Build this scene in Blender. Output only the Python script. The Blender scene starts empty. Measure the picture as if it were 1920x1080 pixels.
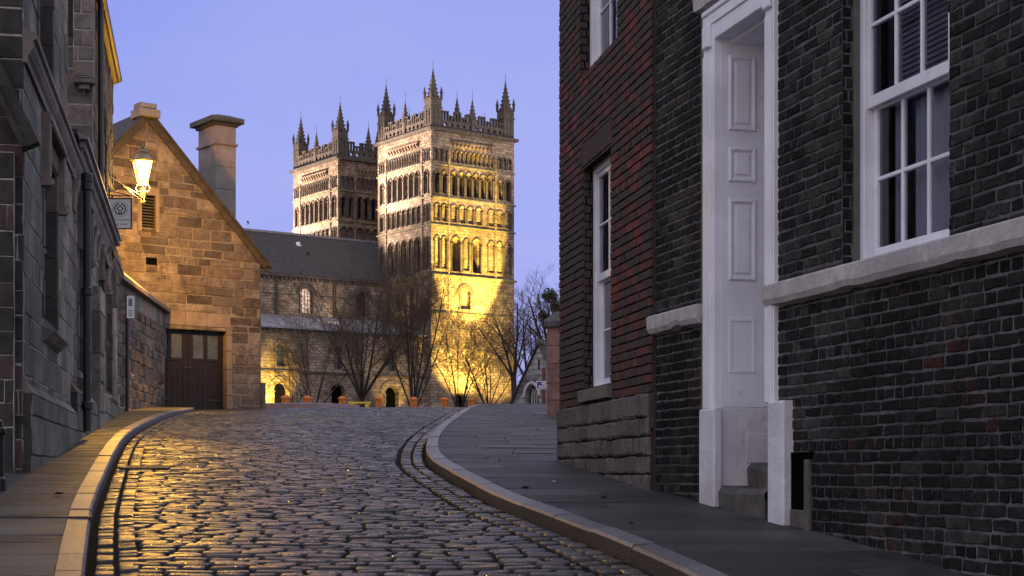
import bpy, bmesh, math, random
from mathutils import Vector, Matrix, noise
S = bpy.context.scene
# ---------------------------------------------------------------- camera
# focal length in px of the 1920 px wide photograph, principal column, horizon row; the eye is the world origin
F, CX, H = 3000.0, 960.0, 885.0
cam_d = bpy.data.cameras.new("camera"); cam = bpy.data.objects.new("camera", cam_d)
S.collection.objects.link(cam); S.camera = cam
cam.location = (0, 0, 0); cam.rotation_euler = (math.radians(90), 0, 0)
cam_d.sensor_width = 36; cam_d.lens = F / 1920 * 36
cam_d.shift_y = (H - 540) / 1920
cam_d.clip_start = 0.1; cam_d.clip_end = 4000
# ---------------------------------------------------------------- sky
SUN_EL, SUN_AZ = 2.0, 205.0
W = bpy.data.worlds.new("World"); S.world = W; W.use_nodes = True
nt = W.node_tree; nt.nodes.clear()
def wn(t, **k):
    n = nt.nodes.new(t)
    for a, b in k.items(): setattr(n, a, b)
    return n
out = wn('ShaderNodeOutputWorld'); bg = wn('ShaderNodeBackground'); bg.inputs[1].default_value = 1.0
tc = wn('ShaderNodeTexCoord'); sx = wn('ShaderNodeSeparateXYZ')
nt.links.new(tc.outputs['Generated'], sx.inputs[0])
def wramp(src, lo, hi, stops):
    m = wn('ShaderNodeMapRange'); m.inputs[1].default_value = lo; m.inputs[2].default_value = hi
    nt.links.new(src, m.inputs[0]); r = wn('ShaderNodeValToRGB')
    while len(r.color_ramp.elements) < len(stops): r.color_ramp.elements.new(0.5)
    for e, (p, c) in zip(r.color_ramp.elements, stops): e.position = p; e.color = (*c, 1)
    nt.links.new(m.outputs[0], r.inputs[0]); return r.outputs[0]
elev_front = wramp(sx.outputs['Z'], 0.0, 1.0, [(0, (.30, .32, .78)), (.10, (.27, .32, .86)), (.30, (.215, .275, .79)), (.45, (.6, .62, .8)), (1, (.95, .97, 1.1))])
elev_back = wramp(sx.outputs['Z'], 0.0, 1.0, [(0, (.62, .62, .70)), (.4, (.95, .96, 1.08)), (1, (.95, .97, 1.1))])
mr = wn('ShaderNodeMapRange', interpolation_type='SMOOTHSTEP'); mr.inputs[1].default_value = .70; mr.inputs[2].default_value = .93
nt.links.new(sx.outputs['Y'], mr.inputs[0])
mx = wn('ShaderNodeMixRGB'); nt.links.new(mr.outputs[0], mx.inputs[0]); nt.links.new(elev_back, mx.inputs[1]); nt.links.new(elev_front, mx.inputs[2])
cn = wn('ShaderNodeTexNoise'); cn.inputs['Scale'].default_value = 2.2; cn.inputs['Detail'].default_value = 5
mp = wn('ShaderNodeMapping'); mp.inputs['Scale'].default_value = (1, 1, 3.5)
nt.links.new(tc.outputs['Generated'], mp.inputs[0]); nt.links.new(mp.outputs[0], cn.inputs[0])
cr = wn('ShaderNodeMapRange'); cr.inputs[1].default_value = .38; cr.inputs[2].default_value = .68; cr.inputs[3].default_value = 0; cr.inputs[4].default_value = .55
nt.links.new(cn.outputs[0], cr.inputs[0])
mc = wn('ShaderNodeMixRGB'); mc.inputs[2].default_value = (.40, .41, .83, 1); nt.links.new(cr.outputs[0], mc.inputs[0]); nt.links.new(mx.outputs[0], mc.inputs[1])
sky = wn('ShaderNodeTexSky', sky_type='NISHITA', sun_disc=False)
sky.sun_elevation = math.radians(SUN_EL); sky.sun_rotation = math.radians(SUN_AZ)
sm = wn('ShaderNodeMixRGB', blend_type='ADD'); sm.inputs[0].default_value = .05
nt.links.new(mc.outputs[0], sm.inputs[1]); nt.links.new(sky.outputs[0], sm.inputs[2])
nt.links.new(sm.outputs[0], bg.inputs[0]); nt.links.new(bg.outputs[0], out.inputs[0])
# ---------------------------------------------------------------- the last daylight: one faint, very soft sun
sd = bpy.data.lights.new("sun", 'SUN'); sd.energy = .05; sd.angle = math.radians(25); sd.color = (1, .97, .95)
so = bpy.data.objects.new("sun", sd); S.collection.objects.link(so); so.rotation_euler = (math.radians(52), 0, math.radians(28))
S.view_settings.view_transform = 'Standard'; S.view_settings.look = 'None'; S.view_settings.exposure = 0; S.view_settings.gamma = 1
R = random.Random(7)
# ================================================================ helpers
C = S.collection
def P(px, py, Y): return Vector(((px - CX) / F * Y, Y, (H - py) / F * Y))
class Fr:
    """A vertical wall plane: u runs along it, z up, o outward (towards n)."""
    def __init__(s, a, b, flip=False):
        s.o = Vector((a[0], a[1], 0)); s.d = (Vector((b[0], b[1], 0)) - s.o); s.L = s.d.length; s.d.normalize()
        s.n = Vector((s.d.y, -s.d.x, 0))
        if s.n.dot(-(s.o + s.d * s.L / 2)) < 0: s.n = -s.n
        if flip: s.n = -s.n
    def pt(s, u, z, o=0): return s.o + s.d * u + s.n * o + Vector((0, 0, z))
    def hit(s, px, py, o=0):
        r = Vector(((px - CX) / F, 1, (H - py) / F)); t = (s.o + s.n * o).dot(s.n) / r.dot(s.n); p = r * t
        return (p - s.o).dot(s.d), p.z
    def u(s, px, o=0): return s.hit(px, 0, o)[0]
class MB:
    def __init__(s): s.v = []; s.f = []; s.t = []
    def add(s, pts, faces, tone=.5):
        b = len(s.v); s.v.extend(tuple(p) for p in pts)
        for f in faces: s.f.append([b + i for i in f]); s.t.append(tone)
    def quad(s, a, b, c, d, tone=.5): s.add((a, b, c, d), [(0, 1, 2, 3)], tone)
    def hexa(s, p, tone=.5):   # p: 4 lower/back + 4 upper/front, same winding
        s.add(p, [(0, 3, 2, 1), (4, 5, 6, 7), (0, 1, 5, 4), (1, 2, 6, 5), (2, 3, 7, 6), (3, 0, 4, 7)], tone)
    def box(s, fr, u0, u1, z0, z1, o0, o1, tone=.5, bev=0):
        if bev:
            c = bev; s.hexa([fr.pt(u0, z0, o0), fr.pt(u1, z0, o0), fr.pt(u1, z1, o0), fr.pt(u0, z1, o0),
                             fr.pt(u0, z0, o1 - c), fr.pt(u1, z0, o1 - c), fr.pt(u1, z1, o1 - c), fr.pt(u0, z1, o1 - c)], tone)
            q = [fr.pt(u0, z0, o1 - c), fr.pt(u1, z0, o1 - c), fr.pt(u1, z1, o1 - c), fr.pt(u0, z1, o1 - c)]
            i = [fr.pt(u0 + c, z0 + c, o1), fr.pt(u1 - c, z0 + c, o1), fr.pt(u1 - c, z1 - c, o1), fr.pt(u0 + c, z1 - c, o1)]
            s.f.pop(-5); s.t.pop(-5)
            s.add(q + i, [(4, 5, 6, 7), (0, 1, 5, 4), (1, 2, 6, 5), (2, 3, 7, 6), (3, 0, 4, 7)], tone)
        else:
            s.hexa([fr.pt(u0, z0, o0), fr.pt(u1, z0, o0), fr.pt(u1, z1, o0), fr.pt(u0, z1, o0),
                    fr.pt(u0, z0, o1), fr.pt(u1, z0, o1), fr.pt(u1, z1, o1), fr.pt(u0, z1, o1)], tone)
    def lbox(s, x0, x1, y0, y1, z0, z1, tone=.5):
        s.hexa([(x0, y0, z0), (x1, y0, z0), (x1, y1, z0), (x0, y1, z0), (x0, y0, z1), (x1, y0, z1), (x1, y1, z1), (x0, y1, z1)], tone)
    def tube(s, pts, rad, n=6, tone=.5, cap=True):
        pts = [Vector(p) for p in pts]; rings = []
        rad = rad if isinstance(rad, (list, tuple)) else [rad] * len(pts)
        b = len(s.v)
        for i, p in enumerate(pts):
            t = (pts[min(i + 1, len(pts) - 1)] - pts[max(i - 1, 0)]).normalized()
            a = t.cross(Vector((0, 0, 1)) if abs(t.z) < .9 else Vector((1, 0, 0))).normalized(); c = t.cross(a)
            for k in range(n):
                w = 2 * math.pi * k / n; s.v.append(tuple(p + (a * math.cos(w) + c * math.sin(w)) * rad[i]))
        for i in range(len(pts) - 1):
            for k in range(n):
                s.f.append([b + i * n + k, b + i * n + (k + 1) % n, b + (i + 1) * n + (k + 1) % n, b + (i + 1) * n + k]); s.t.append(tone)
        if cap:
            s.f.append([b + k for k in range(n)][::-1]); s.t.append(tone)
            s.f.append([b + (len(pts) - 1) * n + k for k in range(n)]); s.t.append(tone)
    def lathe(s, c, prof, n=12, rot=0, tone=.5, sq=1):
        c = Vector(c); b = len(s.v)
        for r, z in prof:
            for k in range(n):
                w = 2 * math.pi * (k + rot) / n; s.v.append(tuple(c + Vector((math.cos(w) * r, math.sin(w) * r * sq, z))))
        for i in range(len(prof) - 1):
            for k in range(n):
                s.f.append([b + i * n + k, b + i * n + (k + 1) % n, b + (i + 1) * n + (k + 1) % n, b + (i + 1) * n + k]); s.t.append(tone)
        s.f.append([b + k for k in range(n)][::-1]); s.t.append(tone)
        s.f.append([b + (len(prof) - 1) * n + k for k in range(n)]); s.t.append(tone)
    def prism(s, poly, vec, tone=.5):
        n = len(poly); vec = Vector(vec); b = [Vector(p) for p in poly]
        s.add(b + [p + vec for p in b], [tuple(range(n))[::-1], tuple(range(n, 2 * n))] + [(i, (i + 1) % n, n + (i + 1) % n, n + i) for i in range(n)], tone)
def wl(o):
    v = Vector((0, 0, 0))
    while o is not None: v = v + Vector(o.location); o = o.parent
    return v
def link(name, mb, mat, parent=None, local=False, smooth=False, label=None, fix=True):
    m = bpy.data.meshes.new(name); off = Vector((0, 0, 0)) if (local or parent is None) else wl(parent)
    m.from_pydata([(v[0] - off.x, v[1] - off.y, v[2] - off.z) for v in mb.v], [], mb.f)
    a = m.attributes.new("tone", 'FLOAT', 'FACE'); a.data.foreach_set("value", mb.t)
    if fix:
        bm = bmesh.new(); bm.from_mesh(m); bmesh.ops.recalc_face_normals(bm, faces=bm.faces); bm.to_mesh(m); bm.free()
    if smooth: m.polygons.foreach_set("use_smooth", [True] * len(m.polygons))
    m.materials.append(mat); o = bpy.data.objects.new(name, m); C.objects.link(o)
    if parent is not None: o.parent = parent
    if label: o["label"] = label
    return o
def thing(name, label, cat, loc=(0, 0, 0), group=None):
    o = bpy.data.objects.new(name, None); C.objects.link(o); o.location = loc; o.empty_display_size = .2
    o["label"] = label; o["category"] = cat
    if group: o["group"] = group
    return o
def tag(o, label, cat, group=None):
    o["label"] = label; o["category"] = cat
    if group: o["group"] = group
    return o
def struct(o): o["kind"] = "structure"; return o
def copy_tree(o, parent=None):
    c = o.copy(); C.objects.link(c); c.parent = parent
    for ch in list(o.children): copy_tree(ch, c)
    return c
# ---------------------------------------------------------------- materials
MATS = {}
def mat(name, cols, rough=.85, nscale=6, var=.35, bump=.25, bscale=30, spec=.3, metal=0, big=0, bigcol=None, coords='Object', rvar=0, bdist=.02, rtone=None, smear=None):
    m = bpy.data.materials.new(name); m.use_nodes = True; n = m.node_tree.nodes; l = m.node_tree.links
    b = n['Principled BSDF']; b.inputs['Roughness'].default_value = rough; b.inputs['Metallic'].default_value = metal
    b.inputs['Specular IOR Level'].default_value = spec
    t = n.new('ShaderNodeTexCoord'); co = t.outputs[coords]
    at = n.new('ShaderNodeAttribute'); at.attribute_name = 'tone'
    r = n.new('ShaderNodeValToRGB')
    if len(cols) == 1: cols = [(0, cols[0]), (1, cols[0])]
    while len(r.color_ramp.elements) < len(cols): r.color_ramp.elements.new(.5)
    for e, (p, c) in zip(r.color_ramp.elements, cols): e.position = p; e.color = (*c, 1)
    l.new(at.outputs['Fac'], r.inputs[0]); col = r.outputs[0]
    nz = n.new('ShaderNodeTexNoise'); nz.inputs['Scale'].default_value = nscale; nz.inputs['Detail'].default_value = 6; nz.inputs['Roughness'].default_value = .65
    l.new(co, nz.inputs['Vector'])
    k = n.new('ShaderNodeMapRange'); k.inputs[1].default_value = .3; k.inputs[2].default_value = .7; k.inputs[3].default_value = 1 - var; k.inputs[4].default_value = 1 + var
    l.new(nz.outputs[0], k.inputs[0])
    mm = n.new('ShaderNodeMixRGB'); mm.blend_type = 'MULTIPLY'; mm.inputs[0].default_value = 1
    l.new(col, mm.inputs[1]); l.new(k.outputs[0], mm.inputs[2]); col = mm.outputs[0]
    if big:
        n2 = n.new('ShaderNodeTexNoise'); n2.inputs['Scale'].default_value = big; n2.inputs['Detail'].default_value = 5; l.new(co, n2.inputs['Vector'])
        k2 = n.new('ShaderNodeMapRange'); k2.inputs[1].default_value = .45; k2.inputs[2].default_value = .68; l.new(n2.outputs[0], k2.inputs[0])
        m2 = n.new('ShaderNodeMixRGB'); l.new(k2.outputs[0], m2.inputs[0]); l.new(col, m2.inputs[1]); m2.inputs[2].default_value = (*bigcol, 1); col = m2.outputs[0]
    if smear:
        n4 = n.new('ShaderNodeTexNoise'); n4.inputs['Scale'].default_value = smear[0]; n4.inputs['Detail'].default_value = 4; n4.inputs['Roughness'].default_value = .7; l.new(co, n4.inputs['Vector'])
        k4 = n.new('ShaderNodeMapRange'); k4.inputs[1].default_value = smear[2]; k4.inputs[2].default_value = smear[2] + .16; k4.inputs[4].default_value = .75; l.new(n4.outputs[0], k4.inputs[0])
        m4 = n.new('ShaderNodeMixRGB'); l.new(k4.outputs[0], m4.inputs[0]); l.new(col, m4.inputs[1]); m4.inputs[2].default_value = (*smear[1], 1); col = m4.outputs[0]
    l.new(col, b.inputs['Base Color'])
    if rvar:
        k3 = n.new('ShaderNodeMapRange'); k3.inputs[1].default_value = .3; k3.inputs[2].default_value = .7; k3.inputs[3].default_value = rough - rvar; k3.inputs[4].default_value = rough + rvar
        l.new(nz.outputs[0], k3.inputs[0]); l.new(k3.outputs[0], b.inputs['Roughness'])
    if rtone:
        kt = n.new('ShaderNodeMapRange'); kt.inputs[3].default_value = rtone[0]; kt.inputs[4].default_value = rtone[1]
        wv = n.new('ShaderNodeMath'); wv.operation = 'MULTIPLY'; wv.inputs[1].default_value = 7.31; fr_ = n.new('ShaderNodeMath'); fr_.operation = 'FRACT'
        l.new(at.outputs['Fac'], wv.inputs[0]); l.new(wv.outputs[0], fr_.inputs[0]); l.new(fr_.outputs[0], kt.inputs[0])
        aa = n.new('ShaderNodeMath'); l.new(kt.outputs[0], aa.inputs[0]); ab = n.new('ShaderNodeMapRange'); ab.inputs[1].default_value = .3; ab.inputs[2].default_value = .7; ab.inputs[3].default_value = -.1; ab.inputs[4].default_value = .1
        l.new(nz.outputs[0], ab.inputs[0]); l.new(ab.outputs[0], aa.inputs[1]); l.new(aa.outputs[0], b.inputs['Roughness'])
    if bump:
        nb = n.new('ShaderNodeTexNoise'); nb.inputs['Scale'].default_value = bscale; nb.inputs['Detail'].default_value = 7; nb.inputs['Roughness'].default_value = .7; l.new(co, nb.inputs['Vector'])
        bp = n.new('ShaderNodeBump'); bp.inputs['Strength'].default_value = bump; bp.inputs['Distance'].default_value = bdist; l.new(nb.outputs[0], bp.inputs['Height']); l.new(bp.outputs[0], b.inputs['Normal'])
    MATS[name] = m; return m
def brickmat(name, c1, c2, mortar, bw, bh, ms=.012, rough=.9, nscale=2, var=.4, bump=.5, stain=None, sscale=.35):
    """Coursed masonry for walls too far off to model stone by stone; x+y runs along either face of a block."""
    m = bpy.data.materials.new(name); m.use_nodes = True; n = m.node_tree.nodes; l = m.node_tree.links
    b = n['Principled BSDF']; b.inputs['Roughness'].default_value = rough; b.inputs['Specular IOR Level'].default_value = .2
    t = n.new('ShaderNodeTexCoord'); s = n.new('ShaderNodeSeparateXYZ'); l.new(t.outputs['Object'], s.inputs[0])
    a = n.new('ShaderNodeMath'); l.new(s.outputs[0], a.inputs[0]); l.new(s.outputs[1], a.inputs[1])
    cb = n.new('ShaderNodeCombineXYZ'); l.new(a.outputs[0], cb.inputs[0]); l.new(s.outputs[2], cb.inputs[1])
    dn = n.new('ShaderNodeTexNoise'); dn.inputs['Scale'].default_value = 1.3; l.new(t.outputs['Object'], dn.inputs[0])
    vm = n.new('ShaderNodeVectorMath'); vm.operation = 'MULTIPLY_ADD'; l.new(dn.outputs['Color'], vm.inputs[0]); vm.inputs[1].default_value = (.12, .12, 0); l.new(cb.outputs[0], vm.inputs[2])
    br = n.new('ShaderNodeTexBrick'); l.new(vm.outputs[0], br.inputs[0]); br.inputs['Scale'].default_value = 1
    br.inputs['Color1'].default_value = (*c1, 1); br.inputs['Color2'].default_value = (*c2, 1); br.inputs['Mortar'].default_value = (*mortar, 1)
    br.inputs['Mortar Size'].default_value = ms; br.inputs['Brick Width'].default_value = bw; br.inputs['Row Height'].default_value = bh; br.inputs['Bias'].default_value = -.1
    nz = n.new('ShaderNodeTexNoise'); nz.inputs['Scale'].default_value = nscale; nz.inputs['Detail'].default_value = 7; nz.inputs['Roughness'].default_value = .7; l.new(t.outputs['Object'], nz.inputs[0])
    k = n.new('ShaderNodeMapRange'); k.inputs[1].default_value = .3; k.inputs[2].default_value = .7; k.inputs[3].default_value = 1 - var; k.inputs[4].default_value = 1 + var; l.new(nz.outputs[0], k.inputs[0])
    mm = n.new('ShaderNodeMixRGB'); mm.blend_type = 'MULTIPLY'; mm.inputs[0].default_value = 1; l.new(br.outputs[0], mm.inputs[1]); l.new(k.outputs[0], mm.inputs[2]); col = mm.outputs[0]
    if stain:
        n2 = n.new('ShaderNodeTexNoise'); n2.inputs['Scale'].default_value = sscale; n2.inputs['Detail'].default_value = 6; l.new(t.outputs['Object'], n2.inputs[0])
        k2 = n.new('ShaderNodeMapRange'); k2.inputs[1].default_value = .48; k2.inputs[2].default_value = .7; k2.inputs[4].default_value = .85; l.new(n2.outputs[0], k2.inputs[0])
        m2 = n.new('ShaderNodeMixRGB'); l.new(k2.outputs[0], m2.inputs[0]); l.new(col, m2.inputs[1]); m2.inputs[2].default_value = (*stain, 1); col = m2.outputs[0]
    l.new(col, b.inputs['Base Color'])
    bp = n.new('ShaderNodeBump'); bp.inputs['Strength'].default_value = bump; bp.inputs['Distance'].default_value = .05
    ad = n.new('ShaderNodeMath'); ad.operation = 'SUBTRACT'; l.new(nz.outputs[0], ad.inputs[0]); l.new(br.outputs['Fac'], ad.inputs[1]); l.new(ad.outputs[0], bp.inputs['Height']); l.new(bp.outputs[0], b.inputs['Normal'])
    MATS[name] = m; return m
def emit(name, col, st):
    m = bpy.data.materials.new(name); m.use_nodes = True; b = m.node_tree.nodes['Principled BSDF']
    b.inputs['Base Color'].default_value = (*col, 1); b.inputs['Emission Color'].default_value = (*col, 1); b.inputs['Emission Strength'].default_value = st; return m
def glass(name, tint=(.9, .92, 1), clear=.95):
    m = bpy.data.materials.new(name); m.use_nodes = True; n = m.node_tree.nodes; l = m.node_tree.links; n.remove(n['Principled BSDF'])
    tr = n.new('ShaderNodeBsdfTransparent'); tr.inputs[0].default_value = (*[c * clear for c in tint], 1)
    gl = n.new('ShaderNodeBsdfGlossy'); gl.inputs['Roughness'].default_value = .03; gl.inputs[0].default_value = (.9, .92, 1, 1)
    fz = n.new('ShaderNodeFresnel'); fz.inputs[0].default_value = 1.5; mi = n.new('ShaderNodeMixShader')
    nz = n.new('ShaderNodeTexNoise'); nz.inputs['Scale'].default_value = 3; t = n.new('ShaderNodeTexCoord'); l.new(t.outputs['Object'], nz.inputs[0])
    bp = n.new('ShaderNodeBump'); bp.inputs['Strength'].default_value = .02; bp.inputs['Distance'].default_value = .02; l.new(nz.outputs[0], bp.inputs['Height']); l.new(bp.outputs[0], gl.inputs['Normal'])
    l.new(fz.outputs[0], mi.inputs[0]); l.new(tr.outputs[0], mi.inputs[1]); l.new(gl.outputs[0], mi.inputs[2]); l.new(mi.outputs[0], n['Material Output'].inputs[0]); return m
m_sett = mat('sett_granite', [(0, (.008, .008, .0085)), (.5, (.019, .0185, .0195)), (.85, (.036, .035, .036)), (1, (.04, .031, .028))], rough=.29, nscale=22, var=.45, bump=1, bscale=32, spec=.45, bdist=.02, rtone=(.15, .42))
m_bed = mat('joint_grit', [(.012, .0115, .011)], rough=1, nscale=20, bump=.6, spec=.05)
m_flag = mat('flagstone', [(0, (.026, .0255, .026)), (.5, (.045, .0435, .044)), (1, (.068, .065, .063))], rough=.65, nscale=5, var=.35, bump=.35, bscale=45, spec=.2, big=.9, bigcol=(.024, .023, .024), rvar=.1, bdist=.012)
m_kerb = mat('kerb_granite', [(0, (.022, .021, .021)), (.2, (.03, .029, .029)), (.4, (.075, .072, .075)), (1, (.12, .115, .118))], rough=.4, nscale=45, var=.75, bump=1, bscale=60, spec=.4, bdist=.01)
m_ground = mat('grass_ground', [(.03, .035, .02)], rough=.95, nscale=3, bump=.5)
m_redpave = mat('red_paving', [(.22, .13, .12)], rough=.6, nscale=2, var=.25)
m_dbrick = mat('sooty_brick', [(0, (.011, .0108, .011)), (.4, (.024, .0235, .0232)), (.72, (.043, .041, .039)), (.85, (.058, .055, .052)), (.93, (.048, .023, .021)), (1, (.065, .024, .022))], nscale=16, var=.5, bump=.9, bscale=26, spec=.07, rough=.8, bdist=.03, big=.9, bigcol=(.010, .0098, .010), smear=(15, (.075, .073, .079), .58))
m_dmort = mat('grey_mortar', [(.115, .112, .118)], nscale=10, var=.5, bump=.8, bscale=40, big=1.3, bigcol=(.05, .048, .05))
m_rbrick = mat('red_brick', [(0, (.046, .044, .042)), (.42, (.058, .050, .048)), (.55, (.085, .04, .042)), (.85, (.125, .042, .043)), (1, (.17, .055, .052))], nscale=20, var=.3, bump=.5, bscale=40, spec=.1, rough=.8, big=.55, bigcol=(.058, .052, .050))
m_rmort = mat('dark_joint', [(.008, .0075, .0075)], nscale=8, spec=.05)
m_plinth = mat('plinth_stone', [(0, (.085, .08, .078)), (1, (.15, .14, .135))], nscale=9, var=.45, bump=1, bscale=16, rough=.9, bdist=.04, smear=(9, (.04, .037, .036), .55))
m_band = mat('weathered_band_stone', [(0, (.44, .42, .42)), (1, (.52, .50, .49))], nscale=9, var=.22, bump=.9, bscale=30, bdist=.02, big=2, bigcol=(.36, .345, .34))
m_white = mat('white_gloss_paint', [(.72, .74, .81)], rough=.4, nscale=3, var=.09, bump=.15, bscale=30, spec=.4, big=1.6, bigcol=(.62, .63, .68), smear=(7, (.50, .49, .50), .62))
m_whiter = mat('white_masonry_paint', [(.60, .61, .67)], rough=.6, nscale=5, var=.14, bump=.7, bscale=9, spec=.3, bdist=.03, big=2.5, bigcol=(.46, .45, .47), smear=(9, (.34, .32, .32), .62))
m_step = mat('step_stone', [(.09, .085, .082)], nscale=6, bump=.8, bscale=14, bdist=.04)
m_sill = mat('sill_stone', [(.12, .122, .105)], nscale=8, var=.2, bump=.3)
m_lwall = mat('sooty_ashlar', [(0, (.12, .12, .105)), (.4, (.21, .205, .18)), (.75, (.28, .255, .225)), (.9, (.29, .215, .19)), (1, (.33, .22, .195))], nscale=5, var=.55, bump=1, bscale=14, bdist=.04, big=.7, bigcol=(.085, .083, .076), smear=(5, (.065, .06, .054), .56))
m_lmort = mat('pale_pointing', [(.30, .29, .275)], nscale=6, bump=.3)
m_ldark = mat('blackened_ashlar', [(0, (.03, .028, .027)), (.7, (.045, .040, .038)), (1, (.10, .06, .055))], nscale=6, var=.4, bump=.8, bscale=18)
m_trim = mat('pink_sandstone_trim', [(0, (.19, .155, .14)), (1, (.25, .19, .175))], nscale=4, var=.3, bump=.4, bscale=18, big=.8, bigcol=(.12, .105, .098))
m_gwall = mat('brown_rubble_stone', [(0, (.05, .038, .032)), (.25, (.115, .082, .066)), (.6, (.19, .138, .108)), (.88, (.27, .205, .16)), (1, (.07, .05, .045))], nscale=5, var=.5, bump=1, bscale=9, bdist=.08, big=.8, bigcol=(.13, .10, .09), smear=(4, (.09, .065, .06), .56))
m_gmort = mat('sandy_mortar', [(.20, .16, .13)], nscale=6, bump=.5)
m_dress = mat('dressed_sandstone', [(0, (.19, .138, .108)), (1, (.25, .185, .145))], nscale=3, var=.25, bump=.35, bscale=14)
m_chim = mat('chimney_stone', [(0, (.24, .18, .165)), (1, (.30, .225, .205))], nscale=3, var=.25, bump=.4, big=.8, bigcol=(.20, .20, .17))
m_slate = mat('slate', [(.05, .045, .044), ], nscale=3, var=.4, bump=.6, bscale=9)
m_lead = mat('lead_sheet', [(.24, .225, .24)], nscale=1.5, var=.3, bump=.2, rough=.55, spec=.5)
m_coping = mat('rusty_verge', [(.06, .047, .04)], nscale=5, var=.4)
m_iron = mat('black_iron', [(.012, .012, .013)], rough=.4, nscale=10, bump=.15, spec=.5)
m_ironw = mat('amber_tinted_iron', [(.20, .13, .06)], rough=.45, spec=.5)  # the lantern's amber glow is put into the iron's base colour
m_gdoor = mat('dark_brown_door_paint', [(.016, .009, .008)], rough=.5, nscale=4, var=.3, bump=.2)
m_bark = mat('bark', [(.04, .029, .023)], rough=.95, nscale=4, bump=0)
m_bark2 = mat('twig_bark', [(.075, .052, .038)], rough=.95, nscale=4, bump=0)
m_ivy = mat('ivy_leaf', [(.03, .05, .025)], rough=.6, bump=0)
m_post = mat('glow_tinted_stone', [(.46, .14, .03)], nscale=5, var=.4, bump=.4)  # orange glow on the posts is put into their base colour
m_yel = mat('yellow_paint', [(.62, .46, .03)], rough=.5)
m_leaf = mat('dead_leaf', [(.02, .016, .012)], bump=0)
m_plate = mat('white_plate', [(.8, .8, .79)], rough=.5, var=.08, bump=0)
m_grey = mat('grey_print', [(.20, .21, .23)], bump=0, var=.05)
m_ink = mat('dark_print', [(.05, .04, .04)], bump=0, var=.05)
m_blue = mat('blue_plate', [(.03, .04, .20)], rough=.4, bump=0, var=.05)
m_brown = mat('brown_frame', [(.10, .04, .025)], rough=.5)
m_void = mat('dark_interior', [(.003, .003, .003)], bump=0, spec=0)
m_room = mat('room_wall', [(.12, .12, .125)], bump=0)
m_curt = mat('net_curtain', [(.42, .42, .46)], nscale=4, var=.12, bump=.1)
m_blind = mat('grey_blind', [(.2, .205, .23)], bump=0, var=.1)
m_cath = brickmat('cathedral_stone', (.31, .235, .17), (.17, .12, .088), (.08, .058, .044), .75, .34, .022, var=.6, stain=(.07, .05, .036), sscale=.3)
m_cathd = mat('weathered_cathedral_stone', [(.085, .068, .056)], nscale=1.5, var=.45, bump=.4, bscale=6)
m_string = mat('tinted_string_course', [(.16, .15, .09)], nscale=1.2, var=.4)  # yellow-green floodlight tint put into the base colour
m_black = mat('belfry_shade_black', [(.006, .005, .004)], bump=0)  # near-black stands for shade in belfry openings; also colours glazing bars
m_chapel = brickmat('chapel_stone', (.20, .20, .20), (.13, .13, .135), (.28, .27, .27), .34, .16, .02, var=.5)
m_pier = mat('red_sandstone', [(0, (.20, .105, .09)), (1, (.27, .145, .12))], nscale=5, var=.35, bump=.6, bscale=14)
m_glass = glass('window_glass'); m_glassd = glass('dim_glass', clear=.3)
m_frost = mat('dusty_pane', [(.07, .075, .075)], rough=.25, nscale=3, var=.5, bump=0, spec=.5)
m_lit = emit('lamp_glow', (1.0, .56, .085), 11)
m_pinkpane = emit('pink_emissive_glass', (.8, .58, .45), .5)  # weak pink emission for one clerestory pane
# ---------------------------------------------------------------- masonry laid stone by stone
def block(mb, fr, u0, u1, z0, z1, oB, oF, bev, tone, rng, jit, ragged=False):
    j = lambda k=1: rng.uniform(-jit, jit) * k
    b = min(bev, (u1 - u0) * .3, (z1 - z0) * .3)
    c4 = [(u0, z0), (u1, z0), (u1, z1), (u0, z1)]; um, zm = (u0 + u1) / 2, (z0 + z1) / 2
    if ragged:
        c4 = [(u0, z0), (um + j(6), z0), (u1, z0), (u1, zm + j(2)), (u1, z1), (um + j(6), z1), (u0, z1), (u0, zm + j(2))]
    n = len(c4); M4 = [(u + j(), z + j()) for u, z in c4]; sg = [((u < um) - (u > um) if abs(u - um) > (u1 - u0) * .3 else 0, (z < zm) - (z > zm) if abs(z - zm) > (z1 - z0) * .3 else 0) for u, z in c4]
    B = [fr.pt(u, z, oB) for u, z in M4]; M = [fr.pt(u, z, oF - b) for u, z in M4]
    T = [fr.pt(u + q[0] * b * rng.uniform(.5, 1.7), z + q[1] * b * rng.uniform(.5, 1.7), oF + j(.3)) for (u, z), q in zip(M4, sg)]
    mb.add(B + M + T, [(a, (a + 1) % n, n + (a + 1) % n, n + a) for a in range(n)] + [(n + a, n + (a + 1) % n, 2 * n + (a + 1) % n, 2 * n + a) for a in range(n)] + [tuple(range(2 * n, 3 * n))], tone)
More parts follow.
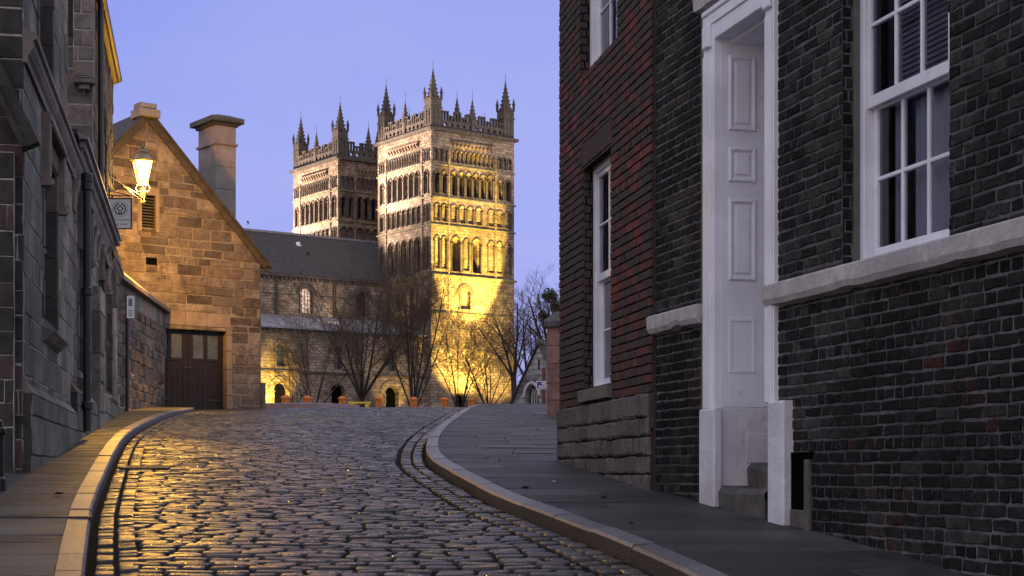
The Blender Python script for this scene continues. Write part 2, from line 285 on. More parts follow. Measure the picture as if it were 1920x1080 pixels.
def masonry(fr, u0, u1, z0, z1, row, lens, joint=.01, oF=0., rec=.015, jit=.003, bev=.006, ops=(), rng=None, bond='rand', tonef=None, outline=None, proud=.0, ragged=False):
    """Returns (blocks, mortar backing). row: (lo,hi) height; lens: (lo,hi); ops: openings (ua,ub,za,zb)."""
    rng = rng or R; mb, bk = MB(), MB(); z = z0; k = 0
    while z < z1 - 1e-4:
        h = min(rng.uniform(*row), z1 - z); zt = z + h
        if z1 - zt < row[0] * .4: zt = z1
        if outline: a, b = outline(z * .6 + zt * .4)
        else: a, b = u0, u1
        if b - a > .05:
            br = [u0 - rng.uniform(0, lens[1])]
            if bond == 'brick':
                hdr = (k % 4 == 3)
                br = [u0 - (.055 if k % 2 else .165) - (.0 if not hdr else .02)]
            while br[-1] < u1 + .01:
                if bond == 'brick':
                    Lb = lens[0] if (hdr or rng.random() < .12) else lens[1]
                    br.append(br[-1] + Lb * rng.uniform(.94, 1.06))
                else: br.append(br[-1] + rng.uniform(*lens))
            pieces = []; solid = [(a, b)]
            for (ua, ub, za, zb) in ops:
                if zb <= z + .004 or za >= zt - .004: continue
                ns = []
                for (p, q) in solid:
                    if ub <= p or ua >= q: ns.append((p, q)); continue
                    if ua > p: ns.append((p, ua))
                    if ub < q: ns.append((ub, q))
                solid = ns; lo, hi = max(ua, a), min(ub, b)
                if hi > lo:
                    if za > z + .012: pieces.append((lo, hi, z, za))
                    if zb < zt - .012: pieces.append((lo, hi, zb, zt))
            pieces += [(p, q, z, zt) for p, q in solid]
            for (p, q, za, zb) in pieces:
                bk.quad(fr.pt(p, za, oF - rec), fr.pt(q, za, oF - rec), fr.pt(q, zb, oF - rec), fr.pt(p, zb, oF - rec))
                for i in range(len(br) - 1):
                    x0, x1 = max(br[i], p), min(br[i + 1], q)
                    if x1 - x0 < .02: continue
                    if x1 - x0 < .05 and bond == 'rand': pass
                    g = joint / 2; tn = tonef(rng, (x0 + x1) / 2, (za + zb) / 2) if tonef else rng.random()
                    block(mb, fr, x0 + g, x1 - g, za + g, zb - g, oF - rec - .01, oF + rng.uniform(-proud, proud), bev, tn, rng, jit, ragged)
        z = zt; k += 1
    return mb, bk
# ================================================================ the ground
PROF = [(-60, -7.0), (-30, -4.5), (0, -1.62), (9, -.64), (11, -.46), (13.3, -.265), (17.2, .02), (24.5, .52), (30.8, .96), (37, 1.37), (45, 1.80), (60, 2.35), (90, 3.42), (190, 7.0), (300, 8.0), (3000, 9)]
def zr(Y):
    for i in range(len(PROF) - 1):
        if PROF[i][0] <= Y <= PROF[i + 1][0]:
            (x0, y0), (x1, y1) = PROF[i], PROF[i + 1]
            def tan(j):
                if j <= 0 or j >= len(PROF) - 1: return (y1 - y0) / (x1 - x0)
                return (PROF[j + 1][1] - PROF[j - 1][1]) / (PROF[j + 1][0] - PROF[j - 1][0])
            h = x1 - x0; t = (Y - x0) / h; m0, m1 = tan(i) * h, tan(i + 1) * h
            return (2*t**3-3*t**2+1)*y0 + (t**3-2*t**2+t)*m0 + (-2*t**3+3*t**2)*y1 + (t**3-t**2)*m1
    return PROF[-1][1]
PAV = .115
def ghit(px, py, dz=0.):
    k = (H - py) / F; lo = 4.0; Y = lo; prev = zr(lo) + dz - k * lo
    while Y < 48:
        Y += .05
        if zr(Y) + dz - k * Y >= 0: break
    return ((px - CX) / F * Y, Y)
KL = [ghit(*p) for p in [(163, 1080), (173, 979), (186, 941), (205, 891), (220, 856), (233, 834), (250, 818), (268, 807), (287, 797), (304, 788), (331, 779.5), (366, 774)]]
KR = [ghit(*p) for p in [(1226, 1080), (1100, 1023), (1009, 986), (927, 954), (864, 916), (817, 888), (799.5, 872), (797, 847), (807, 825), (826, 806), (845, 793), (866, 777), (884, 768)]]
def ext(K, top):
    s = (K[1][0] - K[0][0]) / (K[1][1] - K[0][1]); K = [(K[0][0] - s * (K[0][1] - 4), 4.0)] + K
    if top: K = K + [(K[-1][0] + .9, top)]
    return K
KL = ext(KL, None); KR = ext(KR, 56)
def interp(K, Y):
    if Y <= K[0][1]: return K[0][0]
    for i in range(len(K) - 1):
        if K[i][1] <= Y <= K[i + 1][1]:
            return K[i][0] + (K[i + 1][0] - K[i][0]) * (Y - K[i][1]) / (K[i + 1][1] - K[i][1])
    return K[-1][0]
YKL = KL[-1][1]
# plan of the walls beside the street
LA, LD = (-4.67, 15.3), (-.1967, 1.0)
Lf = Fr(LA, (LA[0] + LD[0] * 20, LA[1] + 20))
Gf = Fr((-6.6, 42), (-6.6 - 8, 42 - 6))            # gable wall of the garage, u runs to the left
Bf = Fr((-8.23, 33.5), (-8.75, 40.4))              # boundary wall
Rf = Fr((1.83, 11), (1.83 - .2767 * 5, 16))        # dark brick house
RBf = Fr((1.206 - .045, 13.3), (1.206 - .045 - .18 * 4, 17.3))
def xwall_left(Y):
    if Y < 15.3: return -4.9 - (15.3 - Y) * .02
    if Y < 33.4: return LA[0] + LD[0] * (Y - 15.3) + .02
    return min(-8.23 - .0754 * (Y - 33.5), -8.2)
def xwall_right(Y):
    if Y < 13.3: return 4.877 - .2767 * Y - .0
    if Y < 17.25: return 3.6 - .045 - .18 * Y
    return .62 + (Y - 17.25) * .05
# big sheet of ground out to the horizon
g = MB(); ys = [-60, -40, -20, -8, 0] + [i * 1.0 for i in range(2, 60)] + [60 + i * 10 for i in range(1, 28)] + [400, 600, 1000, 3000]
xs = [-1500, -300, -60, -20, -8, 0, 8, 20, 60, 300, 1500]
for j in range(len(ys) - 1):
    for i in range(len(xs) - 1):
        g.quad(*[(x, y, zr(y) - .09) for x, y in ((xs[i], ys[j]), (xs[i + 1], ys[j]), (xs[i + 1], ys[j + 1]), (xs[i], ys[j + 1]))])
struct(link('ground', g, m_ground))
g = MB(); yy = [4 + i * .5 for i in range(0, 85)]
def roadL(Y):
    if Y <= YKL: return interp(KL, Y)
    return max(-16, (Y - 42) / .75 - 6.6 + .1) if Y < 42 else -16
def roadL2(Y):
    if Y <= YKL: return interp(KL, Y)
    if Y < 42: return min(interp(KL, YKL), -8.75 + (Y - YKL) * .2)
    return -13
for a, b in zip(yy[:-1], yy[1:]):
    g.quad((roadL2(a) - .3, a, zr(a) - .004), (interp(KR, a) + .3, a, zr(a) - .004), (interp(KR, b) + .3, b, zr(b) - .004), (roadL2(b) - .3, b, zr(b) - .004))
struct(link('road_bed', g, m_bed))
rg = random.Random(3)
OCT = [(1, .62), (.8, 1), (-.8, 1), (-1, .62), (-1, -.62), (-.8, -1), (.8, -1), (1, -.62)]
def sett(mb, cx, cy, hx, hy, ca=1, sa=0, hgt=.018):
    tone = rg.random(); tx, ty = rg.uniform(-.05, .05), rg.uniform(-.05, .06); hh = hgt * rg.uniform(.55, 1.15); b = len(mb.v)
    oc = [(x * rg.uniform(.93, 1.04), y * rg.uniform(.93, 1.05)) for x, y in OCT]
    for sc, z in ((1, -.035), (.985, hh * .5), (.89, hh * .93), (.5, hh)):
        for x, y in oc:
            lx, ly = x * hx * (sc if sc > .9 else 1 - (1 - sc) * min(1, .085 / hx)), y * hy * sc
            X, Y = cx + lx * ca - ly * sa, cy + lx * sa + ly * ca
            mb.v.append((X, Y, zr(Y) + z + (lx * tx + ly * ty if z > 0 else 0)))
    for k in range(3):
        for i in range(8):
            mb.f.append([b + k * 8 + i, b + k * 8 + (i + 1) % 8, b + k * 8 + 8 + (i + 1) % 8, b + k * 8 + 8 + i]); mb.t.append(tone)
    mb.f.append([b + 24 + i for i in range(8)]); mb.t.append(tone)
sm_ = MB(); Y = 6.5
while Y < 46:
    d = rg.uniform(.11, .155)
    ym = Y + d / 2; a = roadL2(ym) + (.34 if ym < YKL else .05); b = interp(KR, ym) - .34
    X = a - rg.uniform(0, .1)
    sl = rg.uniform(-.012, .012)
    while X < b - .05:
        L = rg.uniform(.15, .31); X1 = min(X + L, b)
        if not (Y < 42 and X < (Y - 42) / .75 - 6.6 + .1 and Y > YKL):
            sett(sm_, (X + X1) / 2, ym + sl * (X - a) + rg.uniform(-.008, .008), (X1 - X) / 2 - rg.uniform(.008, .014), d / 2 - rg.uniform(.009, .016))
        X = X1
    Y += d
def along(K, step):
    pts = [Vector((x, y, 0)) for x, y in K]; out_ = [pts[0]]; need = step
    for p, q in zip(pts[:-1], pts[1:]):
        L = (q - p).length; t = need
        while t <= L: out_.append(p + (q - p) * (t / L)); t += step
        need = t - L
    return out_
def smoothK(K):
    K2 = [Vector((x, y, 0)) for x, y in K]
    for _ in range(2):
        n = [K2[0]]
        for p, q in zip(K2[:-1], K2[1:]): n += [p * .75 + q * .25, p * .25 + q * .75]
        K2 = n + [K2[-1]]
    return [(p.x, p.y) for p in K2]
KLs, KRs = smoothK(KL), smoothK(KR)
def channel(K, side):
    for lane, w in ((.10, .055), (.24, .06)):
        pts = along(K, .19)
        for p, q in zip(pts[:-1], pts[1:]):
            if p.y < 6 or p.y > 44: continue
            t = (q - p).normalized(); nrm = Vector((-t.y, t.x, 0)) * side; c = (p + q) / 2 + nrm * lane
            sett(sm_, c.x, c.y, .085 * rg.uniform(.85, 1.05), w, t.x, t.y, .024)
channel(KLs, -1); channel(KRs, 1)
struct(link('road', sm_, m_sett, smooth=True, fix=False))
# kerbs
def kerb(K, side, step, wdt=.16, h=PAV):
    mb = MB(); pts = along(K, step)
    for p, q in zip(pts[:-1], pts[1:]):
        if q.y < 5: continue
        t = (q - p).normalized(); nrm = Vector((-t.y, t.x, 0)) * side; g_ = t * .004; n_ = 4; tn = rg.random(); dz = rg.uniform(-.004, .006)
        def V(c, o, z): v = c + nrm * o; return (v.x, v.y, zr(v.y) + z)
        for i in range(n_):
            a, b = p + (q - p) * (i / n_), p + (q - p) * ((i + 1) / n_)
            if i == 0: a = a + g_
            if i == n_ - 1: b = b - g_
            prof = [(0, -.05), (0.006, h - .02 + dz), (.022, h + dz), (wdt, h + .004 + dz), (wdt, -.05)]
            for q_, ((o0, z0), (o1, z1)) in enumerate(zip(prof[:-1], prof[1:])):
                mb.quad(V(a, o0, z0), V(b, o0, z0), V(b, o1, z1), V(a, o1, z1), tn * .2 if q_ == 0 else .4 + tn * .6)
            if i in (0, n_ - 1):
                c = a if i == 0 else b; mb.add([V(c, o, z) for o, z in prof], [tuple(range(5))], tn)
    return mb
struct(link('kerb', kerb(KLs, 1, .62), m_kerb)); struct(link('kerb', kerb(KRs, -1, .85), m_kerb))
# flagged pavements
def flags(Y0, Y1, xl, xr, rowr, lens):
    mb = MB(); Y = Y0
    while Y < Y1:
        d = rg.uniform(*rowr); ya, yb = Y + .011, Y + d - .011; la, lb, ra, rb = xl(ya), xl(yb), xr(ya), xr(yb); wid = max(ra - la, .1)
        cuts = [0.0]; x = rg.uniform(.3, 1) * lens[1]
        while x < wid - lens[0] * .5: cuts.append(x / wid); x += rg.uniform(*lens)
        cuts.append(1.0)
        for c0, c1 in zip(cuts[:-1], cuts[1:]):
            tn = rg.random(); dz = rg.uniform(-.003, .003); tl = rg.uniform(-.004, .004); e = .004 / wid
            if c0 > 0: c0 += e
            if c1 < 1: c1 -= e
            cor = [(la + (ra - la) * c0, ya), (la + (ra - la) * c1, ya), (lb + (rb - lb) * c1, yb), (lb + (rb - lb) * c0, yb)]
            lo = [(x_, y_, zr(y_) + PAV - .075) for x_, y_ in cor]; mid = [(x_, y_, zr(y_) + PAV - .006 + dz) for x_, y_ in cor]
            cx_, cy_ = sum(p[0] for p in cor) / 4, sum(p[1] for p in cor) / 4
            up = [(x_ + (.006 if x_ < cx_ else -.006), y_ + (.006 if y_ < cy_ else -.006), zr(y_) + PAV + dz + (tl if x_ < cx_ else -tl)) for x_, y_ in cor]
            mb.add(lo + mid + up, [(0, 1, 5, 4), (1, 2, 6, 5), (2, 3, 7, 6), (3, 0, 4, 7), (4, 5, 9, 8), (5, 6, 10, 9), (6, 7, 11, 10), (7, 4, 8, 11), (8, 9, 10, 11)], tn)
        Y += d
    return mb
kl = lambda Y: interp(KLs, min(Y, YKL)) - .165
kr = lambda Y: interp(KRs, Y) + .165
struct(link('pavement', flags(4.5, YKL + .4, xwall_left, lambda Y: kl(Y), (.3, .62), (1.5, 2.6)), m_flag))
struct(link('pavement', flags(4.5, 47, kr, xwall_right, (.38, .66), (.7, 1.5)), m_flag))
for xa, xb in ((xwall_left, kl), (kr, xwall_right)):
    g = MB()
    for a, b in zip(yy[:-1], yy[1:]):
        if xa is xwall_left and b > YKL + .4: break
        g.quad((xa(a) - .1, a, zr(a) + PAV - .055), (xb(a) + .05, a, zr(a) + PAV - .055), (xb(b) + .05, b, zr(b) + PAV - .055), (xa(b) - .1, b, zr(b) + PAV - .055))
    struct(link('pavement_bed', g, m_bed))
# red paving on the brow, and the pale pavement past the garage
g = MB()
for a in range(46, 80, 2): g.quad(*[(x, y, zr(y) + .0) for x, y in ((-14, a), (8, a), (8, a + 2), (-14, a + 2))])
struct(link('red_paving', g, m_redpave))
g = MB(); ed = [(-6.5, 42.05), (-6.2, 42.6), (-5.75, 43.6), (-5.5, 45.2), (-5.5, 58)]
for (x0, y0), (x1, y1) in zip(ed[:-1], ed[1:]):
    a, b = zr(y0) + .13, zr(y1) + .13
    g.quad((-13, y0, a), (x0, y0, a), (x1, y1, b), (-13, y1, b), .5); g.quad((x0, y0, a), (x0, y0, a - .2), (x1, y1, b - .2), (x1, y1, b), .5)
struct(link('pavement', g, m_redpave))
g = kerb(ed, 1, .9, .16, .145); struct(link('kerb', g, m_kerb))
# ================================================================ the dark brick house (right)
rb = random.Random(11)
root = thing('brick_house', 'sooty dark brick town house with a white doorway at the right of the street', 'house', (1.83, 11, zr(11)))
U0, U1 = -4.2, 2.4                                    # u runs up the street
uo = Rf.u
BZ1, BZ0 = 1.29, 1.135                                # stone band
zb_door = zr(11) - .1
dL, dR = uo(1328), uo(1441)                           # clear opening between the architraves (left on the picture = further)
dTop = Rf.hit(1333, 82)[1]
wL = uo(1578); wR = uo(1778); wTop = 3.6
ops = [(dR - .02, dL + .02, -2, dTop + .25), (wR, wL, BZ0, wTop)]
def tone_d(r, u, z):
    c = noise.noise((u * 1.1 + 3, z * 1.6, 4)); red = (.34 if c > .3 else .012) if z < .9 else .006
    return r.uniform(.86, 1) if r.random() < red else min(.84, abs(r.gauss(.35 if z < 1.2 else .5, .28)))
mb, bk = masonry(Rf, U0, U1, -1.3, 4.2, (.0735, .0775), (.112, .225), .015, jit=.0055, bev=.005, rec=.007, ops=ops + [(U0, wR, BZ0, BZ1), (wL, dR - .05, BZ0, BZ1), (dL + .06, U1, BZ0, BZ1)], rng=rb, bond='brick', tonef=tone_d, proud=.002, ragged=True)
wall = link('wall', bk, m_dmort, root); link('brickwork', mb, m_dbrick, wall)
g = MB(); g.box(Rf, U0, U1, 4.2, 6.5, -.3, -.01); g.box(Rf, U0, U1, 6.5, 6.7, -.3, .15)
g.box(Rf, U0, wR - .6, -1.3, 4.2, -3, -.6); link('upper_wall', g, m_dbrick, root)
g = MB(); a = Rf.pt(U0, 6.7, .2); b = Rf.pt(U1, 6.7, .2); a2 = Rf.pt(U0, 9.2, -3.5); b2 = Rf.pt(U1, 9.2, -3.5); dv = Vector((0, 0, .12))
g.hexa([a, b, b2, a2, a + dv, b + dv, b2 + dv, a2 + dv]); link('roof', g, m_slate, root)
# band stones, rough bottom edge
def band(u0, u1, nst):
    g = MB(); n = 30 * nst; prev = None
    for i in range(n + 1):
        u = u0 + (u1 - u0) * i / n; lo = BZ0 + .007 * noise.noise((u * 5, 1.7, 0)) + max(0, noise.noise((u * 3.1, 9, 0)) - .15) * .05; o = .075 + .006 * noise.noise((u * 9, 5, 0))
        cur = [Rf.pt(u, lo, -.01), Rf.pt(u, lo + .012, o - .02), Rf.pt(u, lo + .05, o), Rf.pt(u, BZ1 - .012, o + .002), Rf.pt(u, BZ1, o - .012), Rf.pt(u, BZ1 + rb.uniform(0, .006), -.01)]
        if prev:
            tn = ((i - 1) // 30 * .37) % 1
            g.add(prev + cur, [(j, j + 1, 7 + j, 6 + j) for j in range(5)], tn)
        if i in (0, n): g.add(cur, [tuple(range(6))], .3)
        prev = cur
    return g
link('string_course', band(U0, dR - .055, 3), m_band, root); link('string_course', band(dL + .065, U1, 1), m_band, root)
# doorway
dw = MB(); zf = lambda px, py: Rf.hit(px, py)[1]
plz = zf(1325, 768)                                    # top of plinth blocks
aL0, aL1 = uo(1319, .035), uo(1338, .035); aR0, aR1 = uo(1434, .035), uo(1450, .035)
dw.box(Rf, aL1, aL0, plz - .02, dTop + .12, -.06, .035, bev=.006); dw.box(Rf, aL1 + .03, aL0 - .015, plz, dTop - .1, .03, .05, bev=.006)
dw.box(Rf, aR1, aR0, plz - .02, dTop + .12, -.10, .035, bev=.006); dw.box(Rf, aR1 + .012, aR0 - .02, plz, dTop - .1, .03, .05, bev=.006)
dw.box(Rf, aR0 + .0, aL1 - .0, dTop, dTop + .12, -.1, .03, bev=.006); dw.box(Rf, aR1, aL0, dTop + .12, dTop + .20, -.1, .042, bev=.004); dw.box(Rf, aR1 - .0, aL0 + .0, dTop + .20, dTop + .245, -.1, .055, bev=.008)
for u in ((aL0 + aL1) / 2, (aR0 + aR1) / 2): dw.box(Rf, u - .06, u + .06, dTop - .05, dTop + .12, .036, .065, bev=.008)
door = link('door_surround', dw, m_white, root)
g = MB(); n = 10; prev = None
for i in range(n + 1):
    u = dR - .05 + (dL + .13 - dR + .05) * i / n; lo = dTop + .25 + rb.uniform(-.01, .02); hi = dTop + .43 + rb.uniform(-.02, .02); o = .06 + rb.uniform(-.02, .02)
    cur = [Rf.pt(u, lo, -.01), Rf.pt(u, lo + .02, o), Rf.pt(u, hi - .03, o + .01), Rf.pt(u, hi, -.01)]
    if prev: g.add(prev + cur, [(j, j + 1, 5 + j, 4 + j) for j in range(3)])
    if i in (0, n): g.add(cur, [(0, 1, 2, 3)])
    prev = cur
link('lintel', g, m_band, root)
g = MB(); g.box(Rf, dL + .055, dL + .13, -1.2, dTop + .25, -.03, .006); link('render_strip', g, m_sill, root)
# far jamb lining: a plane square to the wall
Jo = Rf.pt(aL1 - .004, 0, 0); Jf = Fr((Jo.x, Jo.y), (Jo.x - Rf.n.x, Jo.y - Rf.n.y))
if Jf.n.y > 0: Jf.n = -Jf.n
pz = Jf.hit(1390, 763)[1]
g = MB(); g.box(Jf, 0.02, 1.0, pz, dTop, -.05, 0)
for y0, y1, dp in ((103, 247, .012), (275, 343, .012), (372, 527, .012), (595, 700, .004)):
    ua, z1_ = Jf.hit(1366, y0); ub, z0_ = Jf.hit(1417, y1)
    ml = .03
    for (a, b, c, d) in ((ua, ua + ml, z0_, z1_), (ub - ml, ub, z0_, z1_), (ua + ml, ub - ml, z0_, z0_ + ml), (ua + ml, ub - ml, z1_ - ml, z1_)): g.box(Jf, a, b, c, d, -.01, dp * 1.5, bev=.009 if dp > .01 else .003)
    if dp > .01: g.box(Jf, ua + .05, ub - .05, z0_ + .05, z1_ - .05, -.01, .012, bev=.01)
link('panelled_lining', g, m_white, door)
g = MB(); g.box(Jf, .0, 1.0, -1.2, pz - .004, -.06, .012, bev=.006); ua, z1_ = Jf.hit(1398, 812); ub = Jf.u(1436); z0_ = Jf.hit(1400, 868)[1]
g.box(Jf, ua, ub + .3, z0_, z1_, .008, .02, bev=.004); link('rendered_dado', g, m_whiter, door)
# soffit, near jamb, door leaf at the back
g = MB(); g.box(Rf, dR - .0, dL, dTop - .03, dTop, -1.0, -.1); g.box(Rf, dR - .06, dR, -1.2, dTop, -1.0, -.1); link('lining', g, m_white, door)
g = MB(); g.box(Rf, dR, dL, -.2, dTop, -1.05, -1.0)
for k in range(2):
    for (z0_, z1_) in ((0.0, .8), (1.0, 1.9)):
        ua = dR + .08 + k * (dL - dR) * .48; g.box(Rf, ua, ua + (dL - dR) * .36, z0_, z1_, -1.0, -.985, bev=.006)
leaf = link('door', g, m_white, door); g = MB(); g.lathe(Rf.pt(dR + .07, .9, -.96), [(.02, -.02), (.03, 0), (.02, .02)], 10); link('door_knob', g, m_iron, leaf)
# plinth blocks
g = MB(); g.box(Rf, uo(1338, .06), uo(1310, .06), zr(12) - .2, plz, .0, .06, bev=.012); link('plinth_block', g, m_whiter, door)
g = MB(); g.box(Rf, uo(1467, .075), uo(1438, .075), zr(10.5) - .2, zf(1450, 754), -.2, .075, bev=.015); link('plinth_block', g, m_whiter, door)
# steps
def rough_step(z0, z1, o0, o1, seed):
    r = random.Random(seed); g = MB(); n = 12; prev = None
    for i in range(n + 1):
        u = aR0 - .0 + (aL1 + .0 - aR0) * i / n; w = math.sin(i / n * math.pi) * .02; zt = z1 - w + r.uniform(-.006, .006)
        cur = [Rf.pt(u, z0, o1 - .02 + r.uniform(-.02, .01)), Rf.pt(u, zt - .04, o1 + r.uniform(-.01, .01)), Rf.pt(u, zt, o1 - .035), Rf.pt(u, zt, o0)]
        if prev: g.add(prev + cur, [(j, j + 1, 5 + j, 4 + j) for j in range(3)])
        prev = cur
    return g
z1s = Rf.hit(1390, 912)[1]; link('step', rough_step(-.8, z1s, -.5, .03, 1), m_step, door)
z2s = z1s + .17; link('step', rough_step(z1s - .1, z2s, -.8, -.23, 2), m_step, door); link('step', rough_step(z2s - .1, z2s + .17, -1.05, -.55, 3), m_step, door)
# blocked cellar opening beside the door
g = MB(); c0, c1 = uo(1522), uo(1471); cz0, cz1 = zr(10.3) + .05, Rf.hit(1490, 862)[1]
g.box(Rf, c0, c0 + .07, cz0 - .2, cz1, -.02, .028, bev=.01, tone=.2); g.box(Rf, c1 - .11, c1, cz0 - .2, cz1, -.02, .032, bev=.02, tone=.7); g.box(Rf, c0 + .075, c1 - .115, cz0 - .2, cz0 + .22, -.02, .02, bev=.01); link('cellar_opening', g, m_step, root)
g = MB(); g.box(Rf, c0 + .07, c1 - .11, cz0 + .2, cz1 + .0, -.02, .012); g.box(Rf, c0 - .02, c1 + .0, cz1, cz1 + .05, -.02, .013); link('cellar_void', g, m_void, root)
# ---- sash window builder (parts of a house); O = recess of the box frame face
def sash(root, fr, uL, uR, zs, zt, rec, zm, cols, up_rows, lo_rows, box=.055, m_gl=m_glass, curtains=True, back=.6, mt=.026):
    uR, uL = min(uL, uR), max(uL, uR)
    g = MB(); o = -rec
    g.box(fr, uR, uR + box, zs, zt, o - .12, o, bev=.005); g.box(fr, uL - box, uL, zs, zt, o - .12, o, bev=.005); g.box(fr, uR + box, uL - box, zt - box, zt, o - .12, o, bev=.005)
    g.box(fr, uR + box, uL - box, zs, zs + .03, o - .12, o + .01, bev=.005)
    fr_o = link('window', g, m_white, root)
    def leaf(a, b, z0, z1, of, rows, bot, top, name):
        g = MB(); st = .045
        g.box(fr, a, a + st, z0, z1, of - .04, of, bev=.004); g.box(fr, b - st, b, z0, z1, of - .04, of, bev=.004)
        g.box(fr, a + st, b - st, z0, z0 + bot, of - .04, of, bev=.004); g.box(fr, a + st, b - st, z1 - top, z1, of - .04, of, bev=.004)
        ia, ib, iz0, iz1 = a + st, b - st, z0 + bot, z1 - top; hb = mt / 2
        for k in range(1, cols): c = ia + (ib - ia) * k / cols; g.box(fr, c - hb, c + hb, iz0, iz1, of - .035, of - .004, bev=.005)
        for k in range(1, rows):
            c = iz0 + (iz1 - iz0) * k / rows
            for q in range(cols): g.box(fr, ia + (ib - ia) * q / cols + (hb if q else 0), ia + (ib - ia) * (q + 1) / cols - (hb if q < cols - 1 else 0), c - hb, c + hb, of - .035, of - .005, bev=.005)
        s_ = link(name, g, m_white, fr_o)
        return (ia, ib, iz0, iz1, of - .022)
    a, b = uR + box, uL - box
    panes = [leaf(a, b, zm, zt - box, o - .02, up_rows, .075, .05, 'upper_sash'), leaf(a, b, zs + .03, zm + .03, o - .065, lo_rows, .085, .04, 'lower_sash')]
    for (p, q, z0, z1, of) in panes:
        g = MB(); pq = [fr.pt(p, z0, of), fr.pt(q, z0, of), fr.pt(q, z1, of), fr.pt(p, z1, of)]
        if (pq[1] - pq[0]).cross(pq[3] - pq[0]).dot(fr.n) < 0: pq.reverse()
        g.quad(*pq); link('pane', g, m_gl, fr_o, fix=False)
    # room behind
    g = MB(); bo = o - back; g.quad(fr.pt(uR - .4, zs - .4, bo), fr.pt(uL + .4, zs - .4, bo), fr.pt(uL + .4, zt + .4, bo), fr.pt(uR - .4, zt + .4, bo))
    for u in (uR - .4, uL + .4): g.quad(fr.pt(u, zs - .4, bo), fr.pt(u, zs - .4, o - .14), fr.pt(u, zt + .4, o - .14), fr.pt(u, zt + .4, bo))
    for z in (zs - .4, zt + .4): g.quad(fr.pt(uR - .4, z, bo), fr.pt(uL + .4, z, bo), fr.pt(uL + .4, z, o - .14), fr.pt(uR - .4, z, o - .14))
    link('room', g, m_room, fr_o)
    return fr_o, panes
def curtain(fr, parent, a, b, z0, z1, o, waves, amp, m=None):
    g = MB(); n = waves * 8
    for i in range(n):
        u0, u1 = a + (b - a) * i / n, a + (b - a) * (i + 1) / n
        f = lambda k: amp * (math.sin(k / 8 * 2 * math.pi) + .4 * math.sin(k / 8 * 4.3 + 1))
        g.quad(fr.pt(u0, z0, o + f(i)), fr.pt(u1, z0, o + f(i + 1)), fr.pt(u1, z1, o + f(i + 1)), fr.pt(u0, z1, o + f(i)))
    return link('curtain', g, m or m_curt, parent, smooth=True)
# the big window right of the door
rec = .125
uL_ = Rf.u(1612, -rec); uR_ = uL_ - 1.12
zm_ = Rf.hit(1640, 196, -rec)[1]
wo, panes = sash(root, Rf, uL_, uR_, BZ1 - .0, 3.35, rec, zm_, 3, 2, 2)
curtain(Rf, wo, uL_ - 1.0, uL_ - .34, BZ1, zm_, -rec - .2, 5, .014); curtain(Rf, wo, uL_ - .20, uL_ - .09, BZ1, zm_ + .6, -rec - .2, 2, .012)
g = MB()
for k in range(26): z = zm_ + .02 + k * .035; g.box(Rf, uR_ + .07, uL_ - .2, z, z + .022, -rec - .15, -rec - .142, tone=(k % 3) / 3)
link('blind', g, m_blind, wo)
# brick reveal on the far side of that window, then the mortar strip
Vo = Rf.pt(wL, 0, 0); Vf = Fr((Vo.x, Vo.y), (Vo.x - Rf.n.x, Vo.y - Rf.n.y))
if Vf.n.y > 0: Vf.n = -Vf.n
mb, bk = masonry(Vf, .004, .085, BZ1, 3.6, (.0735, .0775), (.1, .12), .012, jit=.003, bev=.006, rec=.006, rng=rb, bond='brick', tonef=lambda r, u, z: r.uniform(0, .5))
w2 = link('reveal', bk, m_dmort, wall); link('brickwork', mb, m_dbrick, w2)
g = MB(); g.box(Vf, .085, .135, BZ1, 3.6, -.05, .002); link('reveal', g, m_sill, wall)
# near side reveal (faces away from the street) and the floor of the recess
g = MB(); g.box(Rf, wR - .12, wR - .002, BZ1, 3.6, -.26, -.012); g.box(Rf, wR - .12, wL + .1, BZ1 - .12, BZ1 - .004, -.26, -.012); link('reveal', g, m_dbrick, wall)
# ================================================================ the red brick house
rr = random.Random(5)
root = thing('brick_house', 'red and grey brick house with narrow sash windows on a stone plinth', 'house', (RBf.o.x, RBf.o.y, zr(13.3)))
E1 = RBf.u(1048); uu = RBf.u; PT = .665
w_lo = (uu(1144), uu(1093.5), .80, RBf.hit(1144, 270)[1]); w_hi = (uu(1156), uu(1087.5), RBf.hit(1156, 68)[1], 6.2)
def tone_r(r, u, z):
    red = .62 - .10 * max(0, z - 1.6) if u > .35 else .38
    return r.uniform(.5, 1) if r.random() < red else r.uniform(0, .48)
AR = .23                                               # soldier arch over the lower window
mb, bk = masonry(RBf, 0, E1, PT, 6.6, (.0785, .0815), (.11, .225), .013, jit=.003, bev=.004, rec=.014, ops=[w_lo, w_hi, (w_lo[0] - .05, w_lo[1] + .06, w_lo[3], w_lo[3] + AR), (w_lo[0] - .05, w_lo[1] + .05, PT + .02, .80)], rng=rr, bond='brick', tonef=tone_r, proud=.003)
wall = link('wall', bk, m_rmort, root); link('brickwork', mb, m_rbrick, wall)
g = MB(); n = 15
for i in range(n):
    a = w_lo[0] - .05 + (w_lo[1] - w_lo[0] + .11) * i / n; b = w_lo[0] - .05 + (w_lo[1] - w_lo[0] + .11) * (i + 1) / n
    block(g, RBf, a + .004, b - .004, w_lo[3] + .004, w_lo[3] + AR - .004, -.1, .002, .004, rr.uniform(.1, .6), rr, .002)
link('brick_arch', g, m_rbrick, wall)
mb, bk = masonry(RBf, -.0, E1 + .02, -1.0, PT, (.155, .18), (.16, .42), .012, oF=.035, jit=.008, bev=.016, rec=.022, rng=rr, proud=.012)
pl = link('plinth', bk, m_rmort, root); link('stonework', mb, m_plinth, pl)
